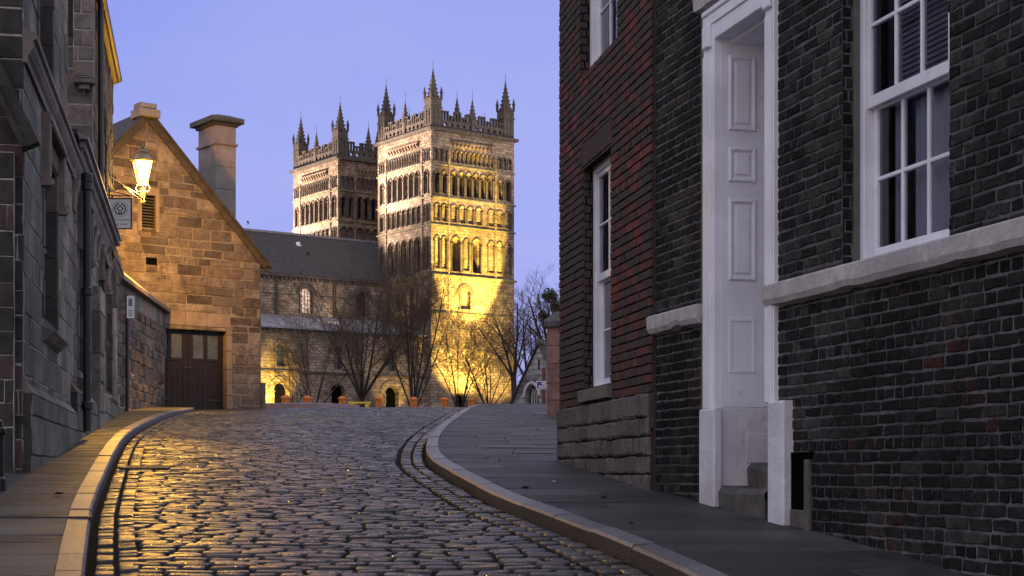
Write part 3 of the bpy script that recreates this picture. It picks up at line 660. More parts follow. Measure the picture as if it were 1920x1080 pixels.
def reveal(root, w, par):
    Vo = RBf.pt(w[1], 0, 0); Vf = Fr((Vo.x, Vo.y), (Vo.x - RBf.n.x, Vo.y - RBf.n.y))
    if Vf.n.y > 0: Vf.n = -Vf.n
    mb, bk = masonry(Vf, .003, .10, w[2], w[3], (.0785, .0815), (.1, .12), .013, jit=.002, bev=.004, rec=.01, rng=rr, bond='brick', tonef=lambda r, u, z: r.uniform(0, .5) if r.random() < .7 else r.uniform(.5, .9))
    a = link('reveal', bk, m_rmort, par); link('brickwork', mb, m_rbrick, a)
    g = MB(); g.box(RBf, w[0] - .1, w[0] - .002, w[2], w[3], -.3, -.02); g.box(RBf, w[0] - .1, w[1], w[3] + .002, w[3] + .1, -.3, -.1); link('reveal', g, m_rbrick, par)
reveal(root, w_lo, wall); reveal(root, w_hi, wall)
rec = .10
zmr = RBf.hit(1125, 525, -rec)[1]
wo, _ = sash(root, RBf, w_lo[1] - .0, w_lo[0], .80, w_lo[3], rec, zmr, 2, 2, 2, box=.085, mt=.022)
curtain(RBf, wo, w_lo[0] + .1, w_lo[0] + .55, .8, 3, -rec - .28, 4, .02)
wo, _ = sash(root, RBf, w_hi[1], w_hi[0], w_hi[2], w_hi[3], rec, w_hi[2] + 1.1, 3, 2, 2, box=.10, mt=.022)
curtain(RBf, wo, w_hi[1] - .75, w_hi[1] - .1, w_hi[2], w_hi[3], -rec - .25, 6, .025)
g = MB(); g.box(RBf, w_lo[0] - .05, w_lo[1] + .055, PT + .02, .80, -.2, .045, bev=.006); link('sill', g, m_sill, root)
g = MB()
a, b = RBf.pt(0, -1), RBf.pt(0, -1)
g.box(RBf, .0, .003, -1, 6.6, -.4, -.015); g.box(RBf, E1 - .012, E1 - .002, -1, 6.6, -5, -.02); g.box(RBf, .003, E1 - .012, 6.6, 6.8, -.3, .12); link('side_wall', g, m_rbrick, root)
g = MB(); a = RBf.pt(-.1, 6.8, .2); b = RBf.pt(E1 + .1, 6.8, .2); a2 = RBf.pt(-.1, 9.2, -3.5); b2 = RBf.pt(E1 + .1, 9.2, -3.5)
g.hexa([a, b, b2, a2, a + dv, b + dv, b2 + dv, a2 + dv]); link('roof', g, m_slate, root)
# stone gate pier just beyond
x0 = .67; Yp = 30.6; zp = zr(Yp) + PAV
root = thing('gate_pier', 'red sandstone gate pier with a weathered cap beside the red brick house', 'pier', (x0 + .25, Yp + .25, zp))
g = MB(); z = zp - .1
ff = Fr((x0, Yp), (x0 + .5, Yp))
for h in (.42, .32, .38, .34, .36): g.lbox(x0 + rr.uniform(0, .012), x0 + .5, Yp + rr.uniform(0, .012), Yp + .5, z, z + h - .008, rr.random()); z += h
link('shaft', g, m_pier, root)
g = MB(); k = .05; zt = z; g.hexa([(x0 - k, Yp - k, z), (x0 + .5 + k, Yp - k, z), (x0 + .5 + k, Yp + .5 + k, z), (x0 - k, Yp + .5 + k, z), (x0 - k, Yp - k, z + .1), (x0 + .5 + k, Yp - k, z + .1), (x0 + .5 + k, Yp + .5 + k, z + .1), (x0 - k, Yp + .5 + k, z + .1)])
g.hexa([(x0 - k, Yp - k, z + .1), (x0 + .5 + k, Yp - k, z + .1), (x0 + .5 + k, Yp + .5 + k, z + .1), (x0 - k, Yp + .5 + k, z + .1), (x0 + .15, Yp + .15, z + .3), (x0 + .35, Yp + .15, z + .3), (x0 + .35, Yp + .35, z + .3), (x0 + .15, Yp + .35, z + .3)])
link('cap', g, m_step, root)
o = MB(); wf = Fr((x0 + .5, Yp + .12), (x0 + 6, Yp + .12)); mb, bk = masonry(wf, 0, 5, zp - .2, zp + 1.6, (.2, .3), (.3, .6), .012, rng=rr)
root = thing('garden_wall', 'red sandstone garden wall running off behind the gate pier', 'wall', (x0 + 2.5, Yp + .3, zp)); link('wall', bk, m_gmort, root); link('stonework', mb, m_pier, root)
g = MB(); g.box(wf, 0, 5, zp + 1.6, zp + 1.72, -.4, .06); link('coping', g, m_step, root)
# ================================================================ the stone building on the left
rl = random.Random(21)
L = Lf; lu = L.u
root = thing('stone_building', 'long sooty stone building with hooded windows and a moulded cornice on the left', 'building', (LA[0] - 1, 20, zr(18)))
UB = lu(127)                                           # end of the two storey block
UE = lu(222)                                           # end of the wing
CZ = 4.08
W1 = (lu(82), lu(105.5), L.hit(95, 608)[1], L.hit(84, 285)[1])
W2 = (lu(147), lu(161), L.hit(150, 695)[1], L.hit(153, 410)[1])
W3 = (lu(186), lu(194), L.hit(188, 620)[1], L.hit(190, 520)[1])
W4 = (lu(199), lu(209.5), L.hit(203, 735)[1], L.hit(204, 505)[1])
WU = (lu(71.5), lu(98), L.hit(85, 165)[1] - .2, 6.5)
ltone = lambda r, u, z: r.random() ** 1.3
mb, bk = masonry(L, 0, UE, -.6, CZ, (.26, .36), (.42, .95), .009, jit=.005, bev=.008, rec=.008, ops=[W1, W2, W3, W4], rng=rl, tonef=ltone, proud=.005)
wall = link('wall', bk, m_lmort, root); link('stonework', mb, m_lwall, wall)
mb, bk = masonry(L, 0, UB, CZ, 7.2, (.26, .36), (.42, .95), .009, jit=.005, bev=.008, rec=.008, ops=[WU], rng=rl, tonef=ltone, proud=.005)
w2 = link('upper_wall', bk, m_lmort, root); link('stonework', mb, m_lwall, w2)
# sloped plinth, stepping up with the street
def plinth(ua, ub, ztop, o=.09):
    mb, bk = masonry(L, ua, ub, -.8, ztop - .06, (.3, .4), (.5, 1.0), .010, oF=o, jit=.006, bev=.01, rng=rl, tonef=lambda r, u, z: r.uniform(0, .5))
    bk.box(L, ua + .004, ub - .004, -.8, ztop - .062, -.01, o - .017)
    p = link('plinth', bk, m_ldark, root); link('stonework', mb, m_lwall, p)
    g = MB(); g.hexa([L.pt(ua, ztop - .06, -.01), L.pt(ub, ztop - .06, -.01), L.pt(ub, ztop - .06, o), L.pt(ua, ztop - .06, o), L.pt(ua, ztop + .06, -.01), L.pt(ub, ztop + .06, -.01), L.pt(ub, ztop + .05, .005), L.pt(ua, ztop + .05, .005)]); link('weathering', g, m_lwall, p)
plinth(.0, lu(133), L.hit(60, 733)[1]); plinth(lu(133) + .02, lu(183), L.hit(165, 735)[1] - .1); plinth(lu(183) + .02, UE, L.hit(200, 745)[1])
# end wall facing down the street
eo = L.pt(0, 0); Ef = Fr((eo.x, eo.y), (eo.x - 6, eo.y - 6 * .1967))
mb, bk = masonry(Ef, -.0, 5, -.8, 7.2, (.22, .30), (.6, 1.1), .009, jit=.006, bev=.008, rec=.008, rng=rl, proud=.006)
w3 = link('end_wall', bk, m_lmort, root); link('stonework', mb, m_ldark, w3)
# lit quoin strip at the corner and sloping hood over the porch
g = MB(); a = Ef.hit(35, 160); b = Ef.hit(52, 285)
p0 = Ef.hit(-40, 85); p1 = Ef.hit(54, 282)
def bar(mb, fr, q0, q1, w, o0, o1, tone=.5):
    (u0, z0), (u1, z1) = q0, q1; d = Vector((u1 - u0, z1 - z0)).normalized(); n = Vector((-d.y, d.x)) * w
    c = [(u0, z0), (u1, z1), (u1 + n.x, z1 + n.y), (u0 + n.x, z0 + n.y)]
    mb.hexa([fr.pt(u, z, o0) for u, z in c] + [fr.pt(u, z, o1) for u, z in c], tone)
bar(g, Ef, p0, p1, -.12, 0.0, .20); bar(g, Ef, p0, p1, .05, 0, .25); link('porch_hood', g, m_ldark, root)
g = MB()
mb, bk = masonry(Ef, .075, 3, -.8, Ef.hit(20, 270)[1] - .1, (.22, .26), (.6, 1.0), .009, oF=.14, jit=.006, bev=.008, rec=.008, rng=rl)
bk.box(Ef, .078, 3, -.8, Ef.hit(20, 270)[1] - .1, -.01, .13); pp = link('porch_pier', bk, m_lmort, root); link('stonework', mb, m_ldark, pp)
# cornice
def cornice(ua, ub, z, prof, name, m, par):
    g = MB(); n = len(prof); A_ = [L.pt(ua, z + dz, o) for o, dz in prof]; B_ = [L.pt(ub, z + dz, o) for o, dz in prof]
    g.add(A_ + B_, [(i, i + 1, n + i + 1, n + i) for i in range(n - 1)] + [tuple(range(n)), tuple(range(n, 2 * n))[::-1]]); return link(name, g, m, par)
PR = [(-.01, -.16), (.03, -.16), (.035, -.10), (.06, -.07), (.09, -.01), (.09, .05), (.12, .07), (.12, .12), (-.01, .17)]
cornice(.0, lu(133), CZ, PR, 'cornice', m_trim, root)
uc0, uc1 = lu(134), lu(205)
BIG = [(-.01, -.18), (.03, -.17), (.035, -.08), (.07, .0), (.085, .07), (.115, .10), (.135, .20), (.135, .26), (-.01, .33)]
e = cornice(uc0, uc1, CZ, BIG, 'eaves_cornice', m_trim, root)
n = 9
for i in range(n):                                     # corbel arches beneath the eaves
    a = uc0 + (uc1 - uc0) * (i + .15) / n; b = uc0 + (uc1 - uc0) * (i + .55) / n; g = MB(); zc = CZ - .18
    prof = [(-.01, zc - .42), (.02, zc - .40), (.035, zc - .30), (.045, zc - .18), (.07, zc - .10), (.085, zc), (-.01, zc)]; m_ = len(prof)
    A_ = [L.pt(a, z, o) for o, z in prof]; B_ = [L.pt(b, z, o) for o, z in prof]
    g.add(A_ + B_, [(k, k + 1, m_ + k + 1, m_ + k) for k in range(m_ - 1)] + [tuple(range(m_)), tuple(range(m_, 2 * m_))[::-1]]); link('corbel', g, m_trim, e)
g = MB(); g.hexa([L.pt(uc0 - .12, CZ + .30, -.3), L.pt(uc1 + .1, CZ + .29, -.3), L.pt(uc1 + .1, CZ + .29, .22), L.pt(uc0 - .12, CZ + .30, .22), L.pt(uc0 - .12, CZ + .52, -.3), L.pt(uc1 + .1, CZ + .50, -.3), L.pt(uc1 + .1, CZ + .33, .22), L.pt(uc0 - .12, CZ + .34, .22)]); link('roof_edge', g, m_lead, root)
g = MB(); pts = [L.pt(uc0 - .05, CZ + .24, .14), L.pt(uc1 + .05, CZ + .23, .16)]; g.tube(pts, .045, 8); link('gutter', g, m_lead, root)
cornice(uc1 + .03, UE + .1, CZ - .02, PR, 'cornice', m_trim, root)
# hooded stone window surrounds
def stone_window(w, hood=True, sill=True, jamb=.16, rec=.16):
    ua, ub, z0, z1 = w; g = MB()
    g.box(L, ua - .0, ub, z0 - .12, z0, -rec, .0); fr_ = [(ua - jamb, ua, z0, z1 + .01), (ub, ub + jamb, z0, z1 + .01)]
    for i_, (a, b, c, d) in enumerate(fr_):
        z = c
        while z < d - .02:
            h = min(rl.uniform(.32, .55), d - z)
            if d - z - h < .15: h = d - z
            g.box(L, a, b, z + .004, z + h - .004, -rec - .05, .016 + rl.uniform(-.006, .006), bev=.012, tone=rl.random()); z += h
    g.box(L, ua - jamb, ub + jamb, z1 + .012, z1 + .24, -rec - .05, .018, bev=.012)
    wn_ = link('window', g, m_trimd, root)
    if hood:
        h = MB(); zt = z1 + .26; dr = min(.95, (z1 - z0) * .33)
        h.box(L, ua - jamb - .09, ub + jamb + .09, zt, zt + .10, -.01, .11, bev=.02); h.box(L, ua - jamb - .09, ua - jamb - .002, zt - dr, zt - .002, -.01, .10, bev=.02); h.box(L, ub + jamb + .002, ub + jamb + .09, zt - dr, zt - .002, -.01, .10, bev=.02)
        h.box(L, ua - jamb - .12, ua - jamb + .03, zt - dr - .09, zt - dr - .003, -.01, .13, bev=.03); h.box(L, ub + jamb - .03, ub + jamb + .12, zt - dr - .09, zt - dr - .003, -.01, .13, bev=.03)
        link('hood_mould', h, m_trim, wn_)
    if sill:
        s = MB(); s.hexa([L.pt(ua - jamb, z0 - .28, -.01), L.pt(ub + jamb, z0 - .28, -.01), L.pt(ub + jamb, z0 - .24, .05), L.pt(ua - jamb, z0 - .24, .05), L.pt(ua - jamb, z0 - .1, -.01), L.pt(ub + jamb, z0 - .1, -.01), L.pt(ub + jamb, z0 - .16, .13), L.pt(ua - jamb, z0 - .16, .13)]); link('sill', s, m_trim, wn_)
    p = MB(); p.quad(L.pt(ua, z0, -rec), L.pt(ub, z0, -rec), L.pt(ub, z1, -rec), L.pt(ua, z1, -rec)); link('pane', p, m_frost if False else m_dpane, wn_)
    b = MB(); nrow = max(2, int((z1 - z0) / .75))
    for k in range(1, nrow): zc = z0 + (z1 - z0) * k / nrow; b.box(L, ua, ub, zc - .025, zc + .025, -rec - .02, -rec + .05)
    uc = (ua + ub) / 2; b.box(L, uc - .045, uc + .045, z0, z1, -rec - .02, -rec + .07, bev=.015); link('mullion', b, m_trim, wn_)
m_dpane = mat('leaded_dark_glass', [(.03, .032, .035)], rough=.15, nscale=6, var=.3, bump=.2, bscale=12, spec=.6)
m_trimd = mat('dark_window_dressing', [(0, (.05, .045, .042)), (.6, (.085, .07, .064)), (1, (.13, .10, .09))], nscale=4, var=.35, bump=.5, bscale=16)  # darker variant of the pink trim for window jambs and reveals
stone_window(W1); stone_window(W2); stone_window(W3, jamb=.12); stone_window(W4, jamb=.12); stone_window(WU, hood=False, sill=False, jamb=.14)
# a clasping buttress with a pale shaft between the windows
g = MB(); a, b = lu(172), lu(180); zt = L.hit(175, 540)[1]; z = -.3
while z < zt: h = rl.uniform(.4, .7); g.box(L, a, b, z, min(zt, z + h) - .008, -.01, .14, bev=.02, tone=rl.random()); z += h
link('buttress', g, m_lwall, root)
# rain pipe
g = MB(); ud = lu(140.5); zd0, zd1 = L.hit(140, 795)[1] - .1, L.hit(140, 345)[1]; g.tube([L.pt(ud, zd0, .16), L.pt(ud, zd1, .16)], .055, 12)
for z in (zd1 - .02, L.hit(140, 545)[1], L.hit(140, 760)[1]): g.tube([L.pt(ud, z - .06, .16), L.pt(ud, z - .045, .16), L.pt(ud, z + .045, .16), L.pt(ud, z + .06, .16)], [.06, .078, .078, .06], 12)
g.lathe(L.pt(ud, zd1, .16), [(.06, 0), (.08, .04), (.085, .14), (.07, .16)], 12); link('drainpipe', g, m_iron, root, smooth=False)
# roofs
g = MB(); a, b = L.pt(UB, CZ + .26, .12), L.pt(UE, CZ + .2, .08); a2, b2 = L.pt(UB, CZ + .9, -5), L.pt(UE, CZ + .9, -5); dv = Vector((0, 0, .06)); g.hexa([a, b, b2, a2, a + dv, b + dv, b2 + dv, a2 + dv]); link('roof', g, m_slate, root)
g = MB(); a, b = L.pt(-.2, 7.2, .3), L.pt(UB, 7.2, .3); a2, b2 = L.pt(-.2, 9.6, -3), L.pt(UB, 9.6, -3); g.hexa([a, b, b2, a2, a + dv, b + dv, b2 + dv, a2 + dv]); link('roof', g, m_slate, root)
g = MB(); g.box(L, UB - .012, UB - .002, CZ, 7.2, -3, -.02); g.box(L, UE - .012, UE - .002, -.5, CZ, -3, -.02); link('side_wall', g, m_lwall, root)
# ================================================================ taller stone house rising above the wing
T0 = lu(180); T1 = lu(217); TZ = 7.93
root = thing('stone_house', 'tall rough stone house with a gutter, standing above the low wing by the street lamp', 'house', tuple(L.pt(T0 + 2, zr(29), -1.5)))
mb, bk = masonry(L, T0, T1, CZ, TZ, (.2, .3), (.3, .6), .012, oF=-.05, jit=.012, bev=.02, rec=.015, rng=rl, ops=[(T0 + 3.4, T0 + 4.1, 5.2, 6.8)], tonef=lambda r, u, z: r.random(), proud=.012)
w = link('wall', bk, m_gmort, root); link('stonework', mb, m_gwall, w)
g = MB(); g.box(L, T0 + 3.4, T0 + 4.1, 5.2, 6.8, -.3, -.2); link('window', g, m_dpane, root)
fo = L.pt(T0, 0, -.05); Tf = Fr((fo.x, fo.y), (fo.x - 6, fo.y - 6 * .1967))
mb, bk = masonry(Tf, 0, 5, CZ - .3, TZ + 2, (.22, .36), (.4, .75), .016, jit=.008, bev=.012, rec=.01, rng=rl, tonef=lambda r, u, z: r.random())
w = link('front_wall', bk, m_lmort, root)
m_tw = mat('brown_grey_ashlar', [(0, (.10, .085, .075)), (.5, (.15, .13, .115)), (1, (.20, .14, .12))], nscale=5, var=.4, bump=.8, bscale=14, bdist=.04)
link('stonework', mb, m_tw, w)
c0, c1 = Tf.u(178), Tf.u(139); zc = Tf.hit(160, 150)[1]
mb, bk = masonry(Tf, c0, c1, zc, TZ + 2, (.22, .3), (.25, .5), .016, oF=.22, jit=.006, bev=.012, rng=rl); w = link('chimney_breast', bk, m_lmort, root); link('stonework', mb, m_tw, w)
g = MB(); g.box(Tf, c0, c0 + .003, zc, TZ + 2, 0, .2); g.box(Tf, c1 - .003, c1, zc, TZ + 2, 0, .2)
for k in range(3): g.box(Tf, c0 + .08 * k, c1 - .08 * k, zc - .09 * (k + 1), zc - .09 * k - .004, -.01, .2 - .06 * k, bev=.015)
link('corbel', g, m_tw, root)
g = MB(); s0, s1 = Tf.u(139) + .01, Tf.u(127)
for k in range(8):
    for q in range(3): a = s0 + (s1 - s0) * q / 3; g.box(Tf, a + .003, a + (s1 - s0) / 3 - .003, Tf.hit(130, 66)[1] + k * .11, Tf.hit(130, 66)[1] + k * .11 + .12, .0, .05 - .0, tone=rl.random())
link('slate_hanging', g, m_slate, root)
g = MB(); g.box(L, T0 - .1, T1 + .15, TZ, TZ + .14, -.06, .03); g.tube([L.pt(T0 - .1, TZ + .1, .06), L.pt(T1 + .2, TZ + .1, .06)], .06, 8); link('gutter', g, m_iron, root)
g = MB(); g.tube([L.pt(T0 + 1.0, CZ + .3, .02), L.pt(T0 + 1.0, TZ, .02)], .05, 8); link('drainpipe', g, m_iron, root)
g = MB(); a, b = L.pt(T0, TZ + .14, .05), L.pt(T1, TZ + .14, .05); a2, b2 = L.pt(T0, TZ + 2.8, -3), L.pt(T1, TZ + 2.8, -3); g.hexa([a, b, b2, a2, a + dv, b + dv, b2 + dv, a2 + dv]); link('roof', g, m_slate, root)
g = MB(); g.box(L, T1 - .012, T1 - .002, CZ - .5, TZ, -5, -.06); link('side_wall', g, m_gwall, root)
# ================================================================ boundary wall with sloped coping
root = thing('boundary_wall', 'rough stone wall with a sloped coping between the stone building and the garage', 'wall', (-8.5, 37, zr(37)))
BL = Bf.L; zt0, zt1 = 4.02, 4.2
mb, bk = masonry(Bf, -.2, BL, .6, 3.62, (.16, .3), (.22, .6), .014, jit=.016, bev=.022, rec=.02, rng=rl, proud=.016); w = link('wall', bk, m_gmort, root); link('stonework', mb, m_gwall, w)
mb, bk = masonry(Bf, -.2, BL, 3.62, zt0, (.38, .42), (.5, .8), .012, jit=.008, bev=.012, rng=rl, oF=-.01); w2 = link('top_course', bk, m_gmort, root); link('stonework', mb, m_lwall, w2)
g = MB(); n = 6
for i in range(n):
    a, b = -.2 + (BL + .25) * i / n + .004, -.2 + (BL + .25) * (i + 1) / n
    g.hexa([Bf.pt(a, zt0, -.5), Bf.pt(b, zt0, -.5), Bf.pt(b, zt0, .13), Bf.pt(a, zt0, .13), Bf.pt(a, zt0 + .62, -.5), Bf.pt(b, zt0 + .62, -.5), Bf.pt(b, zt0 + .09, .13), Bf.pt(a, zt0 + .09, .13)], rl.random())
link('coping', g, m_dress, root)
g = MB(); g.box(Bf, BL - .01, BL - .002, .6, zt0, -.5, -.02); link('end_face', g, m_gwall, root)
# ================================================================ the gabled garage
G = Gf; gu = G.u
root = thing('garage', 'brown stone gabled garage with dark double doors and a tall chimney', 'garage', (-8.5, 42, zr(41)))
up, zp_ = G.hit(277, 222); ur, zrr = G.hit(490, 487); ul = 2 * up - ur
def gout(z): k = max(0, (z - zrr) / (zp_ - zrr)); return (0 + (up - 0) * k, ul + (up - ul) * k) if z > zrr else (0, ul)
D0, D1 = gu(425), gu(290); DZ = G.hit(425, 615)[1]
V0, V1, VZ0, VZ1 = gu(292), gu(266), G.hit(280, 427)[1], G.hit(280, 366)[1]
mb, bk = masonry(G, 0, ul, 1.1, zp_, (.15, .32), (.28, .85), .012, jit=.012, bev=.016, rec=.014, rng=rl, outline=gout, ops=[(D0, D1, 0, DZ), (D0 - .12, D1 + .2, DZ, DZ + .36), (D0 - .16, D0, 1, DZ), (V0, V1, VZ0, VZ1), (gu(295), gu(274), G.hit(285, 497)[1], G.hit(285, 483)[1])], proud=.012)
w = link('wall', bk, m_gmort, root); link('stonework', mb, m_gwall, w)
g = MB(); c = [D0 - .12, D0 + .55, D0 + 1.15, D1 + .2]
for a, b in zip(c[:-1], c[1:]): g.box(G, a + .004, b - .004, DZ, DZ + .355, -.3, .01, bev=.01, tone=rl.random())
link('lintel', g, m_dress, root)
g = MB(); z = 1.1
while z < DZ - .05: h = min(rl.uniform(.3, .5), DZ - z); g.box(G, D0 - .155, D0, z + .004, z + h - .004, -.3, .008, bev=.01, tone=rl.random()); z += h
link('jamb', g, m_dress, root); g = MB(); g.box(G, D1, D1 + .2, 1, DZ, -.3, .008); link('jamb', g, m_dress, root)
# doors
dm = (D0 + D1) / 2; zd = zr(41) - .05
for s, (a, b) in enumerate(((D0, dm - .006), (dm + .006, D1))):
    g = MB(); o = -.2; wz0, wz1 = G.hit(390, 672)[1], G.hit(390, 627)[1]; st = .14
    g.box(G, a, a + st, zd, DZ, o - .05, o, bev=.006); g.box(G, b - st, b, zd, DZ, o - .05, o, bev=.006); g.box(G, a + st, b - st, wz1, DZ, o - .05, o, bev=.006); g.box(G, a + st, b - st, wz0 - .08, wz0, o - .05, o, bev=.006)
    mid = (a + b) / 2; g.box(G, mid - .05, mid + .05, wz0, wz1, o - .05, o, bev=.006)
    nb = 5
    for k in range(nb): p, q = a + st + (b - a - 2 * st) * k / nb, a + st + (b - a - 2 * st) * (k + 1) / nb; g.box(G, p + .002, q - .002, zd, wz0 - .08, o - .05, o - .012, bev=.005)
    dr = link('door', g, m_gdoor, root)
    for p, q in ((a + st, mid - .05), (mid + .05, b - st)):
        g = MB(); g.quad(G.pt(p, wz0, o - .03), G.pt(q, wz0, o - .03), G.pt(q, wz1, o - .03), G.pt(p, wz1, o - .03)); link('pane', g, m_frost, dr)
    for z in (zd + .28, DZ - .12):
        g = MB(); e = a if s == 0 else b; sg = 1 if s == 0 else -1; g.box(G, min(e, e + sg * .5), max(e, e + sg * .5), z, z + .045, o, o + .012); link('hinge', g, m_iron, dr)
    g = MB(); e = b - .06 if s == 0 else a + .06; g.lathe(G.pt(e, wz0 - .25, o + .03), [(.01, -.02), (.03, 0), (.01, .02)], 8); link('handle', g, m_ironw, dr)
g = MB(); k = 0; z = VZ0
while z < VZ1: g.hexa([G.pt(V0, z, -.12), G.pt(V1, z, -.12), G.pt(V1, z - .03, -.03), G.pt(V0, z - .03, -.03), G.pt(V0, z + .03, -.12), G.pt(V1, z + .03, -.12), G.pt(V1, z, -.03), G.pt(V0, z, -.03)]); z += .075
g.box(G, V0 - .0, V1, VZ0 - .1, VZ0 - .05, -.1, .03); lv = link('louvre_vent', g, m_coping, root)
g = MB(); g.box(G, V0 - .1, V0 - .002, VZ0 - .1, VZ1 + .2, -.1, .02, bev=.01); g.box(G, V1 + .002, V1 + .1, VZ0 - .1, VZ1 + .2, -.1, .02, bev=.01); g.box(G, V0, V1, VZ1 + .002, VZ1 + .2, -.1, .02, bev=.01); link('vent_surround', g, m_dress, root)
g = MB(); g.box(G, V0, V1, VZ0 - .2, VZ1, -.2, -.13); link('vent_void', g, m_void, root); g = MB(); g.box(G, gu(295), gu(274), G.hit(285, 497)[1], G.hit(285, 483)[1], -.05, -.012); link('air_brick', g, m_void, root)
# verge and roof
g = MB(); bar(g, G, (-.18, zrr - .32), (up, zp_ - .09),   .20, -.02, .05); bar(g, G, (ul + .18, zrr - .32), (up, zp_ - .09), -.20, -.02, .05); link('verge', g, m_coping, root)
g = MB(); rd = 9
for e in (-.2, ul + .2):
    a, b = G.pt(e, zrr - .12, .1), G.pt(up, zp_ + .16, .1); a2, b2 = G.pt(e, zrr - .12, -rd), G.pt(up, zp_ + .16, -rd); d2 = Vector((0, 0, .08)); g.hexa([a, b, b2, a2, a + d2, b + d2, b2 + d2, a2 + d2])
rf = link('roof', g, m_slate, root)
g = MB(); g.box(G, up - .28, up + .28, zp_ + .02, zp_ + .22, -.4, .16, bev=.02); g.box(G, up - .22, up + .22, zp_ + .22, zp_ + .38, -.35, .1, bev=.05); link('apex_stone', g, m_chim, rf)
g = MB(); g.box(G, -.02, .0, .9, zrr - .1, -rd, -.02); link('side_wall', g, m_gwall, root)
g = MB(); c = G.pt(-.02, 0, .02); g.box(G, -.14, -.02, 1.2, 2.35, -.3, .05, bev=.03, tone=.1); link('corner_stone', g, m_lwall, root)
# chimney: back a little from the gable, standing on the right slope
cu = gu(404); Hc = lambda y: (H - y) / F * 44.2
co = -2.3
cuc = G.hit(404, 400, co)[0]; Lx, Ly = .62, 1.05
g = MB()
def cbox(mb, e, z0, z1, bev=0, tone=.5): mb.box(G, cuc - Lx - e + .0, cuc + e, z0, z1, co - Ly - e, co + e, tone, bev)
z = Hc(470)
for h in (1.0, .65, .62, .6): cbox(g, 0, z, z + h - .006, .008, rl.random()); z += h
zn = Hc(276); zt = Hc(240)
while z < zn: h = min(.5, zn - z + .01); cbox(g, 0, z, z + h - .006, .008, rl.random()); z += h
cbox(g, .05, zn, zn + .07, .02); cbox(g, 0, zn + .072, zt, .008, .8)
ch = link('chimney', g, m_chim, rf)
g = MB(); cbox(g, .06, zt + .002, zt + .08, .02); cbox(g, .18, zt + .082, zt + .22, .03); 
p = [G.pt(cuc - Lx - .15, zt + .22, co - Ly - .15), G.pt(cuc + .15, zt + .22, co - Ly - .15), G.pt(cuc + .15, zt + .22, co + .15), G.pt(cuc - Lx - .15, zt + .22, co + .15)]
q = [G.pt(cuc - Lx + .15, zt + .33, co - Ly + .15), G.pt(cuc - .15, zt + .33, co - Ly + .15), G.pt(cuc - .15, zt + .33, co - .15), G.pt(cuc - Lx + .15, zt + .33, co - .15)]
g.hexa(p + q); link('cap', g, m_step, ch)
g = MB(); g.tube([G.pt(-.15, zrr - .15, .3), G.pt(-.15, zrr - .15, -rd)], .06, 8); link('gutter', g, m_coping, root)
# ================================================================ street lamp on its wall bracket
lx, ly = (268 - CX) / F * 35, 35.0; zL = lambda y: (H - y) / F * 35
wx = L.pt(T1 - .15, 0, -.05)
root = thing('street_lamp', 'lit lantern street lamp on an iron bracket, glowing orange against the gable', 'street lamp', (lx, ly, zL(377)))
g = MB(); g.tube([(lx, ly, zL(380)), (lx, ly, zL(352))], .045, 10); g.tube([(wx.x - .1, wx.y, zL(371)), (lx, ly, zL(371))], .022, 8)
g.tube([(wx.x - .05, wx.y, zL(400)), (wx.x + .2, wx.y, zL(388)), (lx - .1, ly, zL(373))], .014, 6)
for sg in (-1, 1): g.tube([(lx + sg * .03, ly, zL(358)), (lx + sg * .12, ly, zL(360)), (lx + sg * .16, ly, zL(353)), (lx + sg * .12, ly, zL(346))], .012, 6)
link('bracket', g, m_ironw, root)
r0, r1 = .122, .238; zb_, zt_ = zL(345), zL(302)
g = MB(); q = [(math.cos(math.radians(45 + 90 * k + 18)), math.sin(math.radians(45 + 90 * k + 18))) for k in range(4)]
bb = [Vector((lx + c * r0 * 1.2, ly + s * r0 * 1.2, zb_)) for c, s in q]; tt = [Vector((lx + c * r1 * 1.2, ly + s * r1 * 1.2, zt_)) for c, s in q]
for k in range(4): g.tube([bb[k], tt[k]], .013, 6); g.tube([bb[k], bb[(k + 1) % 4]], .013, 6); g.tube([tt[k], tt[(k + 1) % 4]], .016, 6)
g.lathe((lx, ly, zt_), [(.295, 0), (.30, .012), (.19, .07), (.115, .15), (.105, .18), (.12, .19), (.09, .24), (.025, .275), (.04, .31), (.018, .35), (.004, .38)], 8, rot=.4)
link('lantern', g, m_ironw, root)
for k in range(4):
    g = MB(); a, b, c, d = bb[k], bb[(k + 1) % 4], tt[(k + 1) % 4], tt[k]; g.quad(a, b, c, d); link('glass_pane', g, m_lit, root)
ld = bpy.data.lights.new('lamp_light', 'POINT'); ld.energy = 1250; ld.color = (1, .50, .05); ld.shadow_soft_size = .12
lo = bpy.data.objects.new('lamp_light', ld); C.objects.link(lo); lo.parent = root; lo.location = (0, -.0, zb_ - zL(377) - .03)
def added_lamp_spot(tx, ty, tz, en, ang):  # extra spots added at the lantern to brighten gable, road and wall
    l_ = bpy.data.lights.new('added_lamp_spot', 'SPOT'); l_.energy = en; l_.color = (1, .50, .05); l_.spot_size = math.radians(ang); l_.spot_blend = .8; l_.shadow_soft_size = .12
    o = bpy.data.objects.new('added_lamp_spot', l_); C.objects.link(o); o.parent = root; o.location = (0, 0, zb_ - zL(377) - .03)
    o.rotation_euler = (Vector((tx, ty, tz)) - Vector((lx, ly, zb_ - .03))).to_track_quat('-Z', 'Y').to_euler()
added_lamp_spot(-8.9, 39.7, 6.4, 4600, 80); added_lamp_spot(-5.1, 16.5, .0, 3000, 25); added_lamp_spot(-8.45, 36.2, 1.8, 6500, 62)
